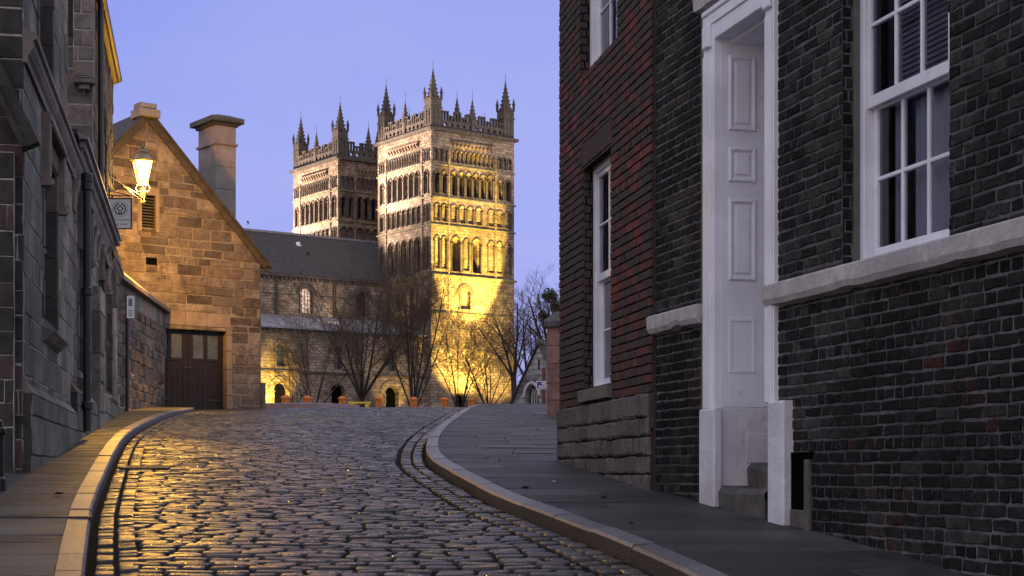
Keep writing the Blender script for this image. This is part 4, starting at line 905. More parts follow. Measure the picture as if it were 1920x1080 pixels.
# ================================================================ hanging sign with emblem
def text_mesh(txt, size, fr, uc, zc, o, m, parent, bold=0, name='lettering', flip=False, align='CENTER', sx=1.):
    cu_ = bpy.data.curves.new(name, 'FONT'); cu_.body = txt; cu_.size = size; cu_.align_x = align; cu_.align_y = 'CENTER'; cu_.offset = bold; cu_.extrude = .002
    ob = bpy.data.objects.new(name, cu_); C.objects.link(ob); bpy.context.view_layer.update()
    me = bpy.data.meshes.new_from_object(ob.evaluated_get(bpy.context.evaluated_depsgraph_get())); bpy.data.objects.remove(ob)
    off = wl(parent); sgn = -1 if flip else 1
    for v in me.vertices: v.co = fr.pt(uc + sgn * v.co.x * sx, zc + v.co.y, o + v.co.z) - off
    a = me.attributes.new("tone", 'FLOAT', 'FACE'); me.materials.clear(); me.materials.append(m); o_ = bpy.data.objects.new(name, me); C.objects.link(o_); o_.parent = parent; return o_
Ys = 30.6; Sf = Fr(((204 - CX) / F * Ys, Ys), ((246 - CX) / F * Ys, Ys)); zS = lambda y: (H - y) / F * Ys; SW = 42 / F * Ys
root = thing('hanging_sign', 'white visitor centre sign with a round emblem hanging from a wall bracket', 'sign', tuple(Sf.pt(SW / 2, zS(428))))
g = MB(); g.box(Sf, 0, SW, zS(428), zS(373), -.02, .02); pl_ = link('board', g, m_plate, root)
g = MB(); e = .016
for a, b, c, d in ((-e, 0, zS(428) - e, zS(373) + e), (SW, SW + e, zS(428) - e, zS(373) + e), (0, SW, zS(428) - e, zS(428)), (0, SW, zS(373), zS(373) + e)): g.box(Sf, a, b, c, d, -.03, .032)
link('frame', g, m_brown, root)
g = MB(); ux = -.25
g.tube([Sf.pt(ux, zS(367)), Sf.pt(SW + .02, zS(367))], .012, 6); g.tube([Sf.pt(ux, zS(352)), Sf.pt(SW * .9, zS(366))], .009, 6); g.tube([Sf.pt(-.05, zS(375), 0), Sf.pt(-.05, zS(332), 0)], .014, 6)
for u in (SW * .12, SW * .5, SW * .88): g.tube([Sf.pt(u, zS(373)), Sf.pt(u, zS(367))], .007, 6)
link('bracket', g, m_iron, root)
g = MB(); ec, ez = SW * .52, zS(392); n = 40; o0, o1 = .021, .024
def ring(r0, r1, a0=0, a1=2 * math.pi, n=40):
    for i in range(n):
        a, b = a0 + (a1 - a0) * i / n, a0 + (a1 - a0) * (i + 1) / n
        g.quad(Sf.pt(ec + r0 * math.sin(a), ez + r0 * math.cos(a), o1), Sf.pt(ec + r1 * math.sin(a), ez + r1 * math.cos(a), o1), Sf.pt(ec + r1 * math.sin(b), ez + r1 * math.cos(b), o1), Sf.pt(ec + r0 * math.sin(b), ez + r0 * math.cos(b), o1))
ring(.092, .114, .16, 2 * math.pi - .16)
for k in range(36): ring(.142, .152, k * math.pi / 18, k * math.pi / 18 + .09, 1)
w_ = .009
def seg(p, q):
    d = (Vector(q) - Vector(p)); d.normalize(); nn = Vector((-d.y, d.x)) * w_; p, q = Vector(p) - d * w_, Vector(q) + d * w_
    g.quad(*[Sf.pt(ec + v.x, ez + v.y, o1 + .0005) for v in (p - nn, q - nn, q + nn, p + nn)])
for a, b in (((0, .066), (.058, .008)), ((.058, .008), (.018, -.032)), ((.018, -.032), (.018, -.1)), ((0, .066), (-.058, .008)), ((-.058, .008), (-.018, -.032)), ((-.018, -.032), (-.018, -.1))): seg(a, b)
link('emblem', g, m_ink, pl_)
text_mesh('World Heritage Site', .062, Sf, SW / 2, zS(412), .021, m_grey, pl_, sx=.72); text_mesh('Visitor Centre', .062, Sf, SW / 2, zS(420.5), .021, m_grey, pl_, sx=.8)
# parking plate on its post
Yp = 34.1; px_ = (238.5 - CX) / F * Yp
root = thing('sign_post', 'thin black post with a white parking plate before the rough wall', 'sign post', (px_, Yp, zr(Yp) + PAV))
g = MB(); g.tube([(px_, Yp, zr(Yp) + .05), (px_, Yp, (H - 553) / F * Yp)], .038, 10); link('post', g, m_iron, root)
pf = Fr((px_, Yp - .05), (px_ + .1, Yp - .02)); z0, z1 = (H - 597) / F * Yp, (H - 555) / F * Yp
g = MB(); g.box(pf, .0, .16, z0, z1, -.01, .0, bev=.002); p_ = link('plate', g, m_plate, root)
g = MB(); g.box(pf, .04, .12, z1 - .22, z1 - .06, 0, .002)
for k in range(3): g.box(pf, .03, .13, z0 + .05 + k * .05, z0 + .07 + k * .05, 0, .002)
link('print', g, m_grey, p_)
# bollard at the very left
bx, by = (-6 - CX) / F * 13.2, 13.2
root = tag_b = thing('bollard', 'black round topped iron bollard at the left edge of the pavement', 'bollard', (bx, by, zr(by) + PAV))
g = MB(); hB = (H - 785) / F * by - (zr(by) + PAV); g.lathe((bx, by, zr(by) + PAV), [(.075, -.1), (.075, .1), (.06, .12), (.06, hB - .14), (.078, hB - .12), (.078, hB - .08), (.06, hB - .07), (.05, hB - .02), (.02, hB)], 16); link('post', g, m_iron, root)
# drain grating in the road, drainage channel across the left pavement, covers in the right pavement
def groundbox(mb, x0, x1, y0, y1, dz0, dz1, tone=.5):
    mb.hexa([(x0, y0, zr(y0) + dz0), (x1, y0, zr(y0) + dz0), (x1, y1, zr(y1) + dz0), (x0, y1, zr(y1) + dz0), (x0, y0, zr(y0) + dz1), (x1, y0, zr(y0) + dz1), (x1, y1, zr(y1) + dz1), (x0, y1, zr(y1) + dz1)], tone)
gx, gy = ghit(277, 881)
root = thing('drain_grating', 'iron drain grating set among the setts near the left kerb', 'drain', (gx, gy, zr(gy)))
g = MB(); groundbox(g, gx - .24, gx + .24, gy - .17, gy + .17, -.05, .012); link('frame', g, m_bed, root)
g = MB(); groundbox(g, gx - .26, gx + .26, gy - .20, gy - .17, -.02, .036); groundbox(g, gx - .26, gx + .26, gy + .17, gy + .20, -.02, .036)
for k in range(9): x = gx - .24 + k * .055; groundbox(g, x, x + .028, gy - .17, gy + .17, .0, .034)
m_iron2 = mat('worn_iron', [(.05, .046, .043)], rough=.6, nscale=20, bump=.3)
link('bars', g, m_iron2, root)
ax, ay = ghit(20, 972, PAV); bx2 = kl(ay) + .16
g = MB(); groundbox(g, ax - .4, bx2, ay - .03, ay + .03, PAV - .03, PAV + .008)
for k in range(22): x = ax - .3 + k * (bx2 - ax + .3) / 22; groundbox(g, x, x + .05, ay - .018, ay + .018, PAV + .007, PAV + .013)
tag(link('drain_channel', g, m_iron), 'narrow iron drain channel crossing the left pavement', 'drain')
for (px, py, hw, hd, lb) in ((952, 838, .30, .30, 'rusty iron inspection cover in the right pavement, larger and nearer the kerb'), (1001, 849, .22, .16, 'small iron cover in the right pavement close to the red brick house')):
    x, y = ghit(px, py, PAV); root = thing('inspection_cover', lb, 'cover', (x, y, zr(y) + PAV))
    g = MB(); groundbox(g, x - hw, x + hw, y - hd, y + hd, PAV - .02, PAV + .006); link('frame', g, m_iron2, root)
    g = MB(); groundbox(g, x - hw * .9, x + hw * .9, y - hd * .86, y + hd * .86, PAV, PAV + .009); link('lid', g, m_iron2, root)
# dead leaves and scraps lying about
for i, (px, py, s, wt) in enumerate(((988, 917, .06, 'lying alone on the right pavement, the blackest'), (1134, 936, .05, 'before the brick plinth corner on the right pavement'), (112, 929, .06, 'on the left pavement flags'), (1185, 984, .03, 'speck sized, near the white plinth block'), (862, 783, .07, 'against the far right kerb'), (1040, 905, .03, 'pale and small, midway across the right pavement'))):
    x, y = ghit(px, py, PAV if i != 4 else 0); g = MB(); s *= .5; z = zr(y) + (PAV if i != 4 else 0) + .006; pts = []
    for k in range(8):
        w = k * math.pi / 4; r = s * (1 if k % 2 == 0 else .6) * rg.uniform(.8, 1.1); pts.append((x + math.cos(w) * r * 1.5, y + math.sin(w) * r, z + .5 * s * abs(math.cos(w * 1.5)) + .004))
    b = [(x, y, z)] + pts; g.add(b + [(p[0], p[1], p[2] + .002) for p in b], [(0, k + 1, (k + 1) % 8 + 1) for k in range(8)] + [(9, 9 + (k + 1) % 8 + 1, 9 + k + 1) for k in range(8)])
    tag(link('fallen_leaf', g, m_plate if i == 5 else m_leaf), 'curled dead leaf ' + wt if i != 5 else 'pale scrap of paper, small, midway across the right pavement', 'leaf' if i != 5 else 'litter')
    if i == 5: C.objects[-1].name = 'paper_scrap'
# ================================================================ the cathedral
rc = random.Random(31)
ZB = 6.6; AL = math.radians(36)
cath = thing('cathedral', 'floodlit Romanesque cathedral with two pinnacled square towers and a long slate nave roof', 'cathedral', (-9.5, 188, ZB))
cath.rotation_euler = (0, 0, AL)
def emp(name, parent, loc=(0, 0, 0)):
    o = bpy.data.objects.new(name, None); C.objects.link(o); o.parent = parent; o.location = loc; o.empty_display_size = .2; return o
# face maps: (s along, z height above the eye, d depth into the wall) -> local
f_right = lambda s, z, d: (s, d, z - ZB)
f_left = lambda s, z, d: (d, s, z - ZB)
def wallf(off):   # nave walls, parallel to the right face, at v = off
    return lambda s, z, d: (s, off + d, z - ZB)
def rect(mb, mf, s0, s1, z0, z1, d=0): mb.quad(mf(s0, z0, d), mf(s1, z0, d), mf(s1, z1, d), mf(s0, z1, d))
def cuboid(mb, mf, s0, s1, z0, z1, d0, d1):
    mb.hexa([mf(s0, z0, d0), mf(s1, z0, d0), mf(s1, z1, d0), mf(s0, z1, d0), mf(s0, z0, d1), mf(s1, z0, d1), mf(s1, z1, d1), mf(s0, z1, d1)])
def archpts(sc, r, zs, kind, n=7):
    if kind == 'round': return [(sc - r * math.cos(math.pi * i / (2 * n)), zs + r * math.sin(math.pi * i / (2 * n))) for i in range(2 * n + 1)]
    R_ = r * 1.35; pts = []; amax = math.acos((R_ - r) / R_)
    for i in range(n + 1): a = amax * i / n; pts.append((sc - r + R_ - R_ * math.cos(a), zs + R_ * math.sin(a)))
    return pts + [(2 * sc - s, z) for s, z in pts[-2::-1]]
def arch(mb, hd, mf, b0, b1, z0, z1, w, zb, zs, kind, depth, hood=.10, col=True, back=None, order=True):
    """One bay b0..b1, z0..z1 of a wall with an arched recess. back: None = stone back, else MB for a separate back panel."""
    sc = (b0 + b1) / 2; r = w / 2; pts = archpts(sc, r, zs, kind)
    rect(mb, mf, b0, sc - r, z0, z1); rect(mb, mf, sc + r, b1, z0, z1)
    if zb > z0: rect(mb, mf, sc - r, sc + r, z0, zb)
    for (s0, a), (s1, b) in zip(pts[:-1], pts[1:]): mb.quad(mf(s0, a, 0), mf(s1, b, 0), mf(s1, z1, 0), mf(s0, z1, 0))
    con = [(sc - r, zb)] + pts + [(sc + r, zb)]
    if order and w > .75:                              # stepped inner order
        k = 1 - .11 / w * 1.6; con2 = [(sc - r * k, zb)] + [(sc + (s - sc) * k, zs + (z - zs) * k) for s, z in pts] + [(sc + r * k, zb)]; dm = depth * .45
        for p, q in zip(con, con[1:] + con[:1]): mb.quad(mf(*p, 0), mf(*q, 0), mf(*q, dm), mf(*p, dm))
        for p, q, p2, q2 in zip(con, con[1:], con2, con2[1:]): mb.quad(mf(*p, dm), mf(*q, dm), mf(*q2, dm), mf(*p2, dm))
        con, d0 = con2, dm
    else: d0 = 0
    for p, q in zip(con, con[1:] + con[:1]): mb.quad(mf(*p, d0), mf(*q, d0), mf(*q, depth), mf(*p, depth))
    tb = back if back is not None else mb
    tb.add([mf(*p, depth - (.02 if back is not None else 0)) for p in con], [tuple(range(len(con)))])
    if hd is not None and hood:
        o = [(sc + (s - sc) * (1 + hood / r), zs + (z - zs) * (1 + hood / r)) for s, z in pts]; pr = -.10
        for p, q, p2, q2 in zip(pts, pts[1:], o, o[1:]):
            hd.quad(mf(*p, pr), mf(*q, pr), mf(*q2, pr), mf(*p2, pr)); hd.quad(mf(*p, pr), mf(*q, pr), mf(*q, .02), mf(*p, .02)); hd.quad(mf(*p2, pr), mf(*q2, pr), mf(*q2, .02), mf(*p2, .02))
    if hd is not None and col:
        for e in (-1, 1):
            cs = sc + e * (r + .02); rr_ = min(.11, w * .14); p = [mf(cs, zb, -.03), mf(cs, zs - .12, -.03)]; hd.tube(p, rr_, 6, cap=False); cuboid(hd, mf, cs - rr_ * 1.5, cs + rr_ * 1.5, zs - .14, zs, -.16, .06); cuboid(hd, mf, cs - rr_ * 1.4, cs + rr_ * 1.4, zb - .06, zb + .08, -.15, .06)
def tier(mb, hd, mf, S0, S1, z0, z1, panels, par):
    """panels: list of (s0, s1, [(weight, width fraction, zb, zs, kind, depth, open?)...])"""
    s = S0
    for a, b, bays in panels:
        if a > s + 1e-3: rect(mb, mf, s, a, z0, z1)
        tot = sum(x[0] for x in bays); c = a
        for (wt, fw, zb, zs, kind, dep, op) in bays:
            e = c + (b - a) * wt / tot
            if op:
                bk = MB(); arch(mb, hd, mf, c, e, z0, z1, (e - c) * fw, zb, zs, kind, dep, back=bk); link('shade_panel', bk, m_black, par, local=True)  # flat black panel paints the darkness inside the opening
            else: arch(mb, hd, mf, c, e, z0, z1, (e - c) * fw, zb, zs, kind, dep)
            c = e
        s = b
    if s < S1 - 1e-3: rect(mb, mf, s, S1, z0, z1)
def crocket_spire(mb, c, r, z0, z1, nb=7):
    x, y = c; mb.lathe((x, y, 0), [(r, z0), (r * .08, z1 - (z1 - z0) * .06), (r * .16, z1 - (z1 - z0) * .045), (r * .05, z1 - (z1 - z0) * .02), (.012, z1)], 8, rot=.5)
    for i in range(nb):
        t = (i + .5) / (nb + .6); z = z0 + (z1 - z0) * t; q = r * (1 - t) + .02; k = .15 * (1.15 - t) * (r / .6 + .3)
        for a in range(4): w = math.pi / 4 + a * math.pi / 2; mb.lathe((x + math.cos(w) * q, y + math.sin(w) * q, 0), [(k * .3, z - k), (k, z), (k * .35, z + k * .8)], 5)
def corner_turret(par, x, y, z0):
    g = MB(); h = .74; t = z0 + 3.4
    g.lbox(x - h, x + h, y - h, y + h, z0 - .3, t); g.lbox(x - h - .1, x + h + .1, y - h - .1, y + h + .1, z0 + 2.35, z0 + 2.5); g.lbox(x - h - .08, x + h + .08, y - h - .08, y + h + .08, t, t + .16)
    for e in (-1, 1):
        for k in (-.28, .28):
            g.lbox(x + k - .05, x + k + .05, y + e * (h + .04) - .05, y + e * (h + .04) + .05, z0 + .5, z0 + 2.2); g.lbox(x + e * (h + .04) - .05, x + e * (h + .04) + .05, y + k - .05, y + k + .05, z0 + .5, z0 + 2.2)
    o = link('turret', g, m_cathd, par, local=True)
    s = MB(); crocket_spire(s, (x, y), .62, t + .1, t + 3.8)
    for ex in (-1, 1):
        for ey in (-1, 1): s.lbox(x + ex * .72 - .11, x + ex * .72 + .11, y + ey * .72 - .11, y + ey * .72 + .11, t, t + .75); crocket_spire(s, (x + ex * .72, y + ey * .72), .17, t + .7, t + 1.65, 3)
    s.tube([(x, y, t + 3.7), (x, y, t + 4.6)], .025, 5); link('pinnacle', s, m_cathd, o, local=True)
def mid_pinnacle(par, x, y, z0, k=1.):
    s = MB(); s.lbox(x - .3 * k, x + .3 * k, y - .3 * k, y + .3 * k, z0, z0 + 1.7); crocket_spire(s, (x, y), .42 * k, z0 + 1.6, z0 + 1.6 + 2.6 * k, 5); s.tube([(x, y, z0 + 1.6 + 2.5 * k), (x, y, z0 + 1.9 + 3.3 * k)], .02, 5); link('pinnacle', s, m_cathd, par, local=True)
def parapet(par, mf, s0, s1, z0):
    """Pierced battlement: a band of diamond openings below, slotted merlons above."""
    g = MB(); d0, d1 = .0, .35; zq = z0 + 1.05
    cuboid(g, mf, s0, s1, z0, z0 + .14, d0, d1); cuboid(g, mf, s0, s1, zq - .12, zq, d0, d1)
    n = 10; L_ = (s1 - s0) / n
    for i in range(n):
        a, b = s0 + i * L_, s0 + (i + 1) * L_; c = (a + b) / 2; za, zb = z0 + .14, zq - .12; zc = (za + zb) / 2; hw, hh = .27, .33
        for tri in (((a, za), (c, za), (c, zc - hh), (c - hw, zc), (a, zc)), ((b, za), (b, zc), (c + hw, zc), (c, zc - hh), (c, za)), ((a, zb), (a, zc), (c - hw, zc), (c, zc + hh), (c, zb)), ((b, zb), (c, zb), (c, zc + hh), (c + hw, zc), (b, zc))):
            m_ = len(tri); A_ = [mf(s, z, d0) for s, z in tri]; B_ = [mf(s, z, d1) for s, z in tri]
            g.add(A_ + B_, [tuple(range(m_)), tuple(range(m_, 2 * m_))[::-1]] + [(q, (q + 1) % m_, m_ + (q + 1) % m_, m_ + q) for q in range(m_)])
        top = zq + (1.05 if i % 2 == 0 else .58)
        cuboid(g, mf, a, a + .1, zq, top - .1, d0, d1); cuboid(g, mf, b - .1, b, zq, top - .1, d0, d1); cuboid(g, mf, c - .07, c + .07, zq, top - .1, d0, d1); cuboid(g, mf, a - .03, b + .03, top - .1, top + .05, d0 - .05, d1 + .05)
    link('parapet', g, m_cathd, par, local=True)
SW_ = 12.05
ZT = [18.8, 23.2, 29.1, 32.4, 36.3, 38.45, 40.4]
def build_tower():
    t = emp('tower', cath); wl_ = MB(); hd = MB(); dk = MB()
    O = lambda wt, fw, zb, zs, k, d, op=False: (wt, fw, zb, zs, k, d, op)
    # the face towards the street
    mf = f_right
    bk = MB(); rect(wl_, mf, 0, 3.1, 4, 10.6); arch(wl_, hd, mf, 3.1, 5.1, 4, 10.6, 1.5, 4.2, 8.6, 'round', .6, back=bk); rect(wl_, mf, 5.1, SW_, 4, 10.6); link('doorway', bk, m_void, t, local=True)
    rect(wl_, mf, 0, SW_, 10.6, 18.8)
    rect(wl_, mf, 0, 3.4, 18.8, 23.2); arch(wl_, hd, mf, 3.4, 6.2, 18.8, 23.2, 1.5, 19.4, 21.2, 'round', .45, hood=.45); rect(wl_, mf, 6.2, SW_, 18.8, 23.2)
    b = lambda n, fw, zb, zs, k, d, op=False: [O(1, fw, zb, zs, k, d, op)] * n
    tier(wl_, hd, mf, 0, SW_, 23.2, 29.1, [(.35, 2.35, b(2, .74, 24.0, 27.3, 'p', .22)), (2.6, 7.4, [O(1.75, .72, 23.8, 27.1, 'p', 1.3, True), O(1.1, .72, 24.0, 27.2, 'p', .22), O(1.75, .72, 23.8, 27.1, 'p', 1.3, True)]), (8.0, 11.7, b(3, .76, 24.0, 27.2, 'p', .22))], t)
    tier(wl_, hd, mf, 0, SW_, 29.1, 32.4, [(.35, 2.35, b(2, .72, 29.6, 31.2, 'round', .25)), (2.6, 7.4, b(4, .74, 29.6, 31.2, 'round', .25)), (8.0, 11.7, b(3, .76, 29.6, 31.1, 'round', .25))], t)
    tier(wl_, hd, mf, 0, SW_, 32.4, 36.3, [(.25, 2.4, b(2, .72, 32.9, 35.0, 'p', .55, True)), (2.75, 9.0, b(6, .86, 32.8, 35.1, 'p', .6, True)), (9.5, 11.7, b(2, .72, 32.9, 34.9, 'p', .55, True))], t)
    tier(wl_, hd, mf, 0, SW_, 36.3, 38.45, [(.3, 2.4, b(3, .66, 36.7, 37.9, 'round', .25)), (2.75, 9.0, b(10, .66, 36.7, 37.9, 'round', .25)), (9.5, 11.7, b(3, .66, 36.7, 37.8, 'round', .25))], t)
    rect(wl_, mf, 0, SW_, 38.45, 40.4)
    # the face towards the nave
    mf = f_left
    rect(wl_, mf, 0, SW_, 4, 18.8); tier(wl_, hd, mf, 0, SW_, 18.8, 23.2, [(2.2, 8.2, b(2, .42, 19.6, 21.6, 'round', .3))], t)
    tier(wl_, hd, mf, 0, SW_, 23.2, 29.1, [(.3, 1.7, b(2, .68, 24.0, 27.4, 'p', .22)), (2.0, 9.9, [O(1.7, .74, 23.8, 27.0, 'p', .5, True), O(1, .72, 24.0, 27.3, 'p', .22), O(1.7, .74, 23.8, 27.0, 'p', .5, True), O(1, .72, 24.0, 27.3, 'p', .22), O(1.7, .74, 23.8, 27.0, 'p', .5, True)]), (10.1, 11.8, b(1, .7, 24, 27, 'p', .22))], t)
    tier(wl_, hd, mf, 0, SW_, 29.1, 32.4, [(.3, 1.7, b(2, .70, 29.6, 31.3, 'round', .3)), (2.0, 9.9, b(7, .72, 29.6, 31.2, 'round', .3)), (10.2, 11.7, b(1, .7, 29.6, 31.1, 'round', .3))], t)
    tier(wl_, hd, mf, 0, SW_, 32.4, 36.3, [(.4, 1.8, b(1, .66, 32.9, 35.0, 'p', .35, True)), (2.4, 9.8, b(6, .86, 32.8, 35.1, 'p', .4, True)), (10.4, 11.7, b(1, .66, 32.9, 34.9, 'p', .6, False))], t)
    tier(wl_, hd, mf, 0, SW_, 36.3, 38.45, [(.3, 2.1, b(3, .66, 36.7, 37.9, 'round', .3)), (2.5, 9.8, b(13, .64, 36.7, 37.9, 'round', .3)), (10.3, 11.8, b(3, .66, 36.7, 37.9, 'round', .3))], t)
    rect(wl_, mf, 0, SW_, 38.45, 40.4)
    for mf in (lambda s, z, d: (s, SW_ - d, z - ZB), lambda s, z, d: (SW_ - d, s, z - ZB)): rect(wl_, mf, 0, SW_, 4, 40.4)
    wl_.quad((0, 0, 40.3 - ZB), (SW_, 0, 40.3 - ZB), (SW_, SW_, 40.3 - ZB), (0, SW_, 40.3 - ZB))
    # pilaster strips and corbels
    for mf, ss in ((f_right, (2.47, 9.25)), (f_left, (1.9, 10.05))):
        for s in ss: cuboid(wl_, mf, s - .11, s + .11, 18.9, 38.3, -.14, .02)
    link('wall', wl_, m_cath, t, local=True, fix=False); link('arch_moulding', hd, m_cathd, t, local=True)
    for mf, s0, s1 in ((f_right, 2.9, 9.0), (f_left, 2.6, 9.7)):
        g = MB(); n = 11
        for i in range(n): s = s0 + (s1 - s0) * (i + .5) / n; cuboid(g, mf, s - .15, s + .15, 38.75, 39.05, -.28, .02); cuboid(g, mf, s - .15, s + .15, 38.55, 38.75, -.14, .02)
        cuboid(g, mf, s0, s1, 39.06, 39.22, -.34, .02); link('corbel_table', g, m_cath, t, local=True)
    for z, h, o in ((18.8, .16, .14), (23.2, .24, .26), (29.1, .18, .16), (32.4, .18, .18), (36.3, .14, .12), (40.4, .34, .42)):
        g = MB(); g.lbox(-o, SW_ + o, -o, SW_ + o, z - h / 2 - ZB, z + h / 2 - ZB); link('string_course', g, m_string if z < 40 else m_cathd, t, local=True)
    zc = 40.57 - ZB
    for x in (.75, SW_ - .75):
        for y in (.75, SW_ - .75): corner_turret(t, x, y, zc)
    for mf in (f_right, f_left, lambda s, z, d: (s, SW_ - d, z - ZB), lambda s, z, d: (SW_ - d, s, z - ZB)): parapet(t, mf, 1.6, SW_ - 1.6, 40.57)
    mid_pinnacle(t, SW_ / 2, .2, zc); mid_pinnacle(t, .2, SW_ / 2, zc); mid_pinnacle(t, SW_ / 2, SW_ - .2, zc, .8); mid_pinnacle(t, SW_ - .2, SW_ / 2, zc, .8)
    return t
tw = build_tower()
tw2 = copy_tree(tw, cath); tw2.location = (0, 21.9, 0)
nave = emp('nave', cath)
NU = -46.0
# clerestory, aisle and roofs
wlb, hd = MB(), MB(); mf = wallf(9.3); z0, z1 = 17.6, 23.0; s = NU; lit = None
for c in (-34.2, -26.6, -19.0, -11.5, -3.9):
    rect(wlb, mf, s, c - 1.9, z0, z1); bk = MB(); arch(wlb, hd, mf, c - 1.9, c + 1.9, z0, z1, 1.7, 18.75, 20.9, 'round', .5, hood=.55, back=bk)
    w_o = link('window', bk, m_pinkpane if c == -11.5 else m_dpane, nave, local=True)
    g = MB()
    for k in range(1, 4): cuboid(g, mf, c - .8 + k * .4 - .02, c - .8 + k * .4 + .02, 18.8, 21.5, .40, .45)
    for k in range(1, 5): cuboid(g, mf, c - .7, c + .7, 18.75 + k * .5, 18.79 + k * .5, .40, .45)
    link('glazing_bars', g, m_black, w_o, local=True)
    cuboid(hd, mf, c - 3.6, c - 1.42, 20.75, 20.9, -.1, .02); cuboid(hd, mf, c + 1.42, c + 3.6, 20.75, 20.9, -.1, .02)
    cuboid(hd, mf, c + 3.55, c + 3.75, z0, z1, -.22, .02)
    s = c + 1.9
rect(wlb, mf, s, 0, z0, z1); link('clerestory_wall', wlb, m_cath, nave, local=True, fix=False); link('arch_moulding', hd, m_cathd, nave, local=True)
g = MB()
for i in range(80): s = NU + i * .575; cuboid(g, mf, s, s + .26, 22.5, 22.85, -.22, .02)
cuboid(g, mf, NU, -.0, 22.86, 23.12, -.34, .02); link('corbel_table', g, m_cathd, nave, local=True)
g = MB(); L3 = lambda u, v, z: (u, v, z - ZB)
def slab(g, u0, u1, v0, za, v1, zb_, t=.15): g.hexa([L3(u0, v0, za), L3(u1, v0, za), L3(u1, v1, zb_), L3(u0, v1, zb_), L3(u0, v0, za + t), L3(u1, v0, za + t), L3(u1, v1, zb_ + t), L3(u0, v1, zb_ + t)])
slab(g, NU, 3.5, 9.0, 23.05, 17, 29.0); slab(g, NU, 3.5, 25, 23.05, 17, 29.0); link('nave_roof', g, m_slate, nave, local=True)
g = MB(); cuboid(g, wallf(17), NU, 3.5, 29.05, 29.32, -.18, .18); link('ridge', g, m_lead, nave, local=True)
for u, v in ((-17.0, 15.2), (-9.5, 15.0)):
    z = 23.05 + (v - 9) * .744 + .15; g = MB(); g.add([L3(u - .26, v - .35, z - .24), L3(u + .26, v - .35, z - .24), L3(u, v - .35, z + .32), L3(u - .26, v + .35, z + .2), L3(u + .26, v + .35, z + .2), L3(u, v + .35, z + .34)], [(0, 1, 2), (3, 5, 4), (0, 2, 5, 3), (1, 4, 5, 2)]); link('roof_vent', g, m_plate, nave, local=True)
wlb, hd = MB(), MB(); mf = wallf(1.0); s = NU
for c in (-33.6, -26.4, -19.2, -12.0, -4.8):
    rect(wlb, mf, s, c - 1.9, 4, 11.2); rect(wlb, mf, s, c - 1.9, 11.2, 16.0); bk = MB(); arch(wlb, hd, mf, c - 1.9, c + 1.9, 4, 11.2, 1.9, 4.2, 9.0, 'round', .7, hood=.7, back=bk); link('portal', bk, m_void, nave, local=True)
    link('arch_moulding', hd, m_cath, nave, local=True); hd = MB()
    bk = MB(); arch(wlb, hd, mf, c - 1.9, c + 1.9, 11.2, 16.0, 1.3, 11.7, 13.7, 'round', .5, hood=.35, back=bk); link('window', bk, m_dpane, nave, local=True)
    if c in (-26.4, -12.0): cuboid(wlb, mf, c + 3.0, c + 4.2, 4, 15.4, -.45, .02)
    link('arch_moulding', hd, m_cath, nave, local=True); hd = MB()
    s = c + 1.9
rect(wlb, mf, s, 0, 4, 16.0); link('aisle_wall', wlb, m_cath, nave, local=True, fix=False)
g = MB(); cuboid(g, mf, NU, 0, 11.1, 11.3, -.16, .02); cuboid(g, mf, NU, 0, 15.85, 16.1, -.3, .02)
for i in range(62): s = NU + i * .74; cuboid(g, mf, s, s + .25, 15.55, 15.84, -.2, .02)
link('string_course', g, m_cathd, nave, local=True)
g = MB(); slab(g, NU, -.05, .6, 15.95, 9.28, 18.25, .1)
for i in range(56):
    s = NU + i * .82; g.hexa([L3(s, .6, 16.05), L3(s + .07, .6, 16.05), L3(s + .07, 9.28, 18.35), L3(s, 9.28, 18.35), L3(s, .6, 16.12), L3(s + .07, .6, 16.12), L3(s + .07, 9.28, 18.42), L3(s, 9.28, 18.42)])
link('aisle_roof', g, m_lead, nave, local=True)
for mf, ss, za, zb_ in ((wallf(9.3), (-15.6, -7.6), 18.3, 22.8), (wallf(1.0), (-16, -9.4, -1.4), 5, 15.8)):
    for s in ss: g = MB(); g.tube([mf(s, za, -.2), mf(s, zb_, -.2)], .07, 6); link('drainpipe', g, m_cathd, nave, local=True)
g = MB(); rect(g, lambda s, z, d: (NU, s, z - ZB), 1, 33, 4, 23); g.add([L3(NU, 9, 23), L3(NU, 25, 23), L3(NU, 17, 29)], [(0, 1, 2)]); rect(g, wallf(25), NU, 0, 4, 23); link('end_wall', g, m_cath, nave, local=True, fix=False)
# floodlights standing on the grass and on the roofs
CM = Matrix.Translation(Vector((-9.5, 188, 0))) @ Matrix.Rotation(AL, 4, 'Z')
def flood(label, u, v, z, tu, tv, tz, power, col, ang, blend=.6, size=.3):
    p = CM @ Vector((u, v, z)); q = CM @ Vector((tu, tv, tz)); d = (q - p).normalized()
    root = thing('floodlight', label, 'floodlight', p, 'floodlights trained on the cathedral')
    side = d.cross(Vector((0, 0, 1))).normalized(); up_ = side.cross(d)
    g = MB(); c = p - d * .12
    g.hexa([c + side * a * .22 + up_ * b * .17 - d * .2 for a, b in ((-.7, -.7), (.7, -.7), (.7, .7), (-.7, .7))] + [c + side * a * .22 + up_ * b * .17 for a, b in ((-1, -1), (1, -1), (1, 1), (-1, 1))]); g.tube([c - d * .1, c - d * .1 - Vector((0, 0, .45))], .03, 6); link('housing', g, m_iron, root)
    l_ = bpy.data.lights.new('flood_beam', 'SPOT'); l_.energy = power; l_.color = col; l_.spot_size = math.radians(ang); l_.spot_blend = blend; l_.shadow_soft_size = size
    o = bpy.data.objects.new('flood_beam', l_); C.objects.link(o); o.parent = root; o.rotation_euler = d.to_track_quat('-Z', 'Y').to_euler()
YL = (1, .68, .12); PK = (1, .78, .62)
zg = 7.2
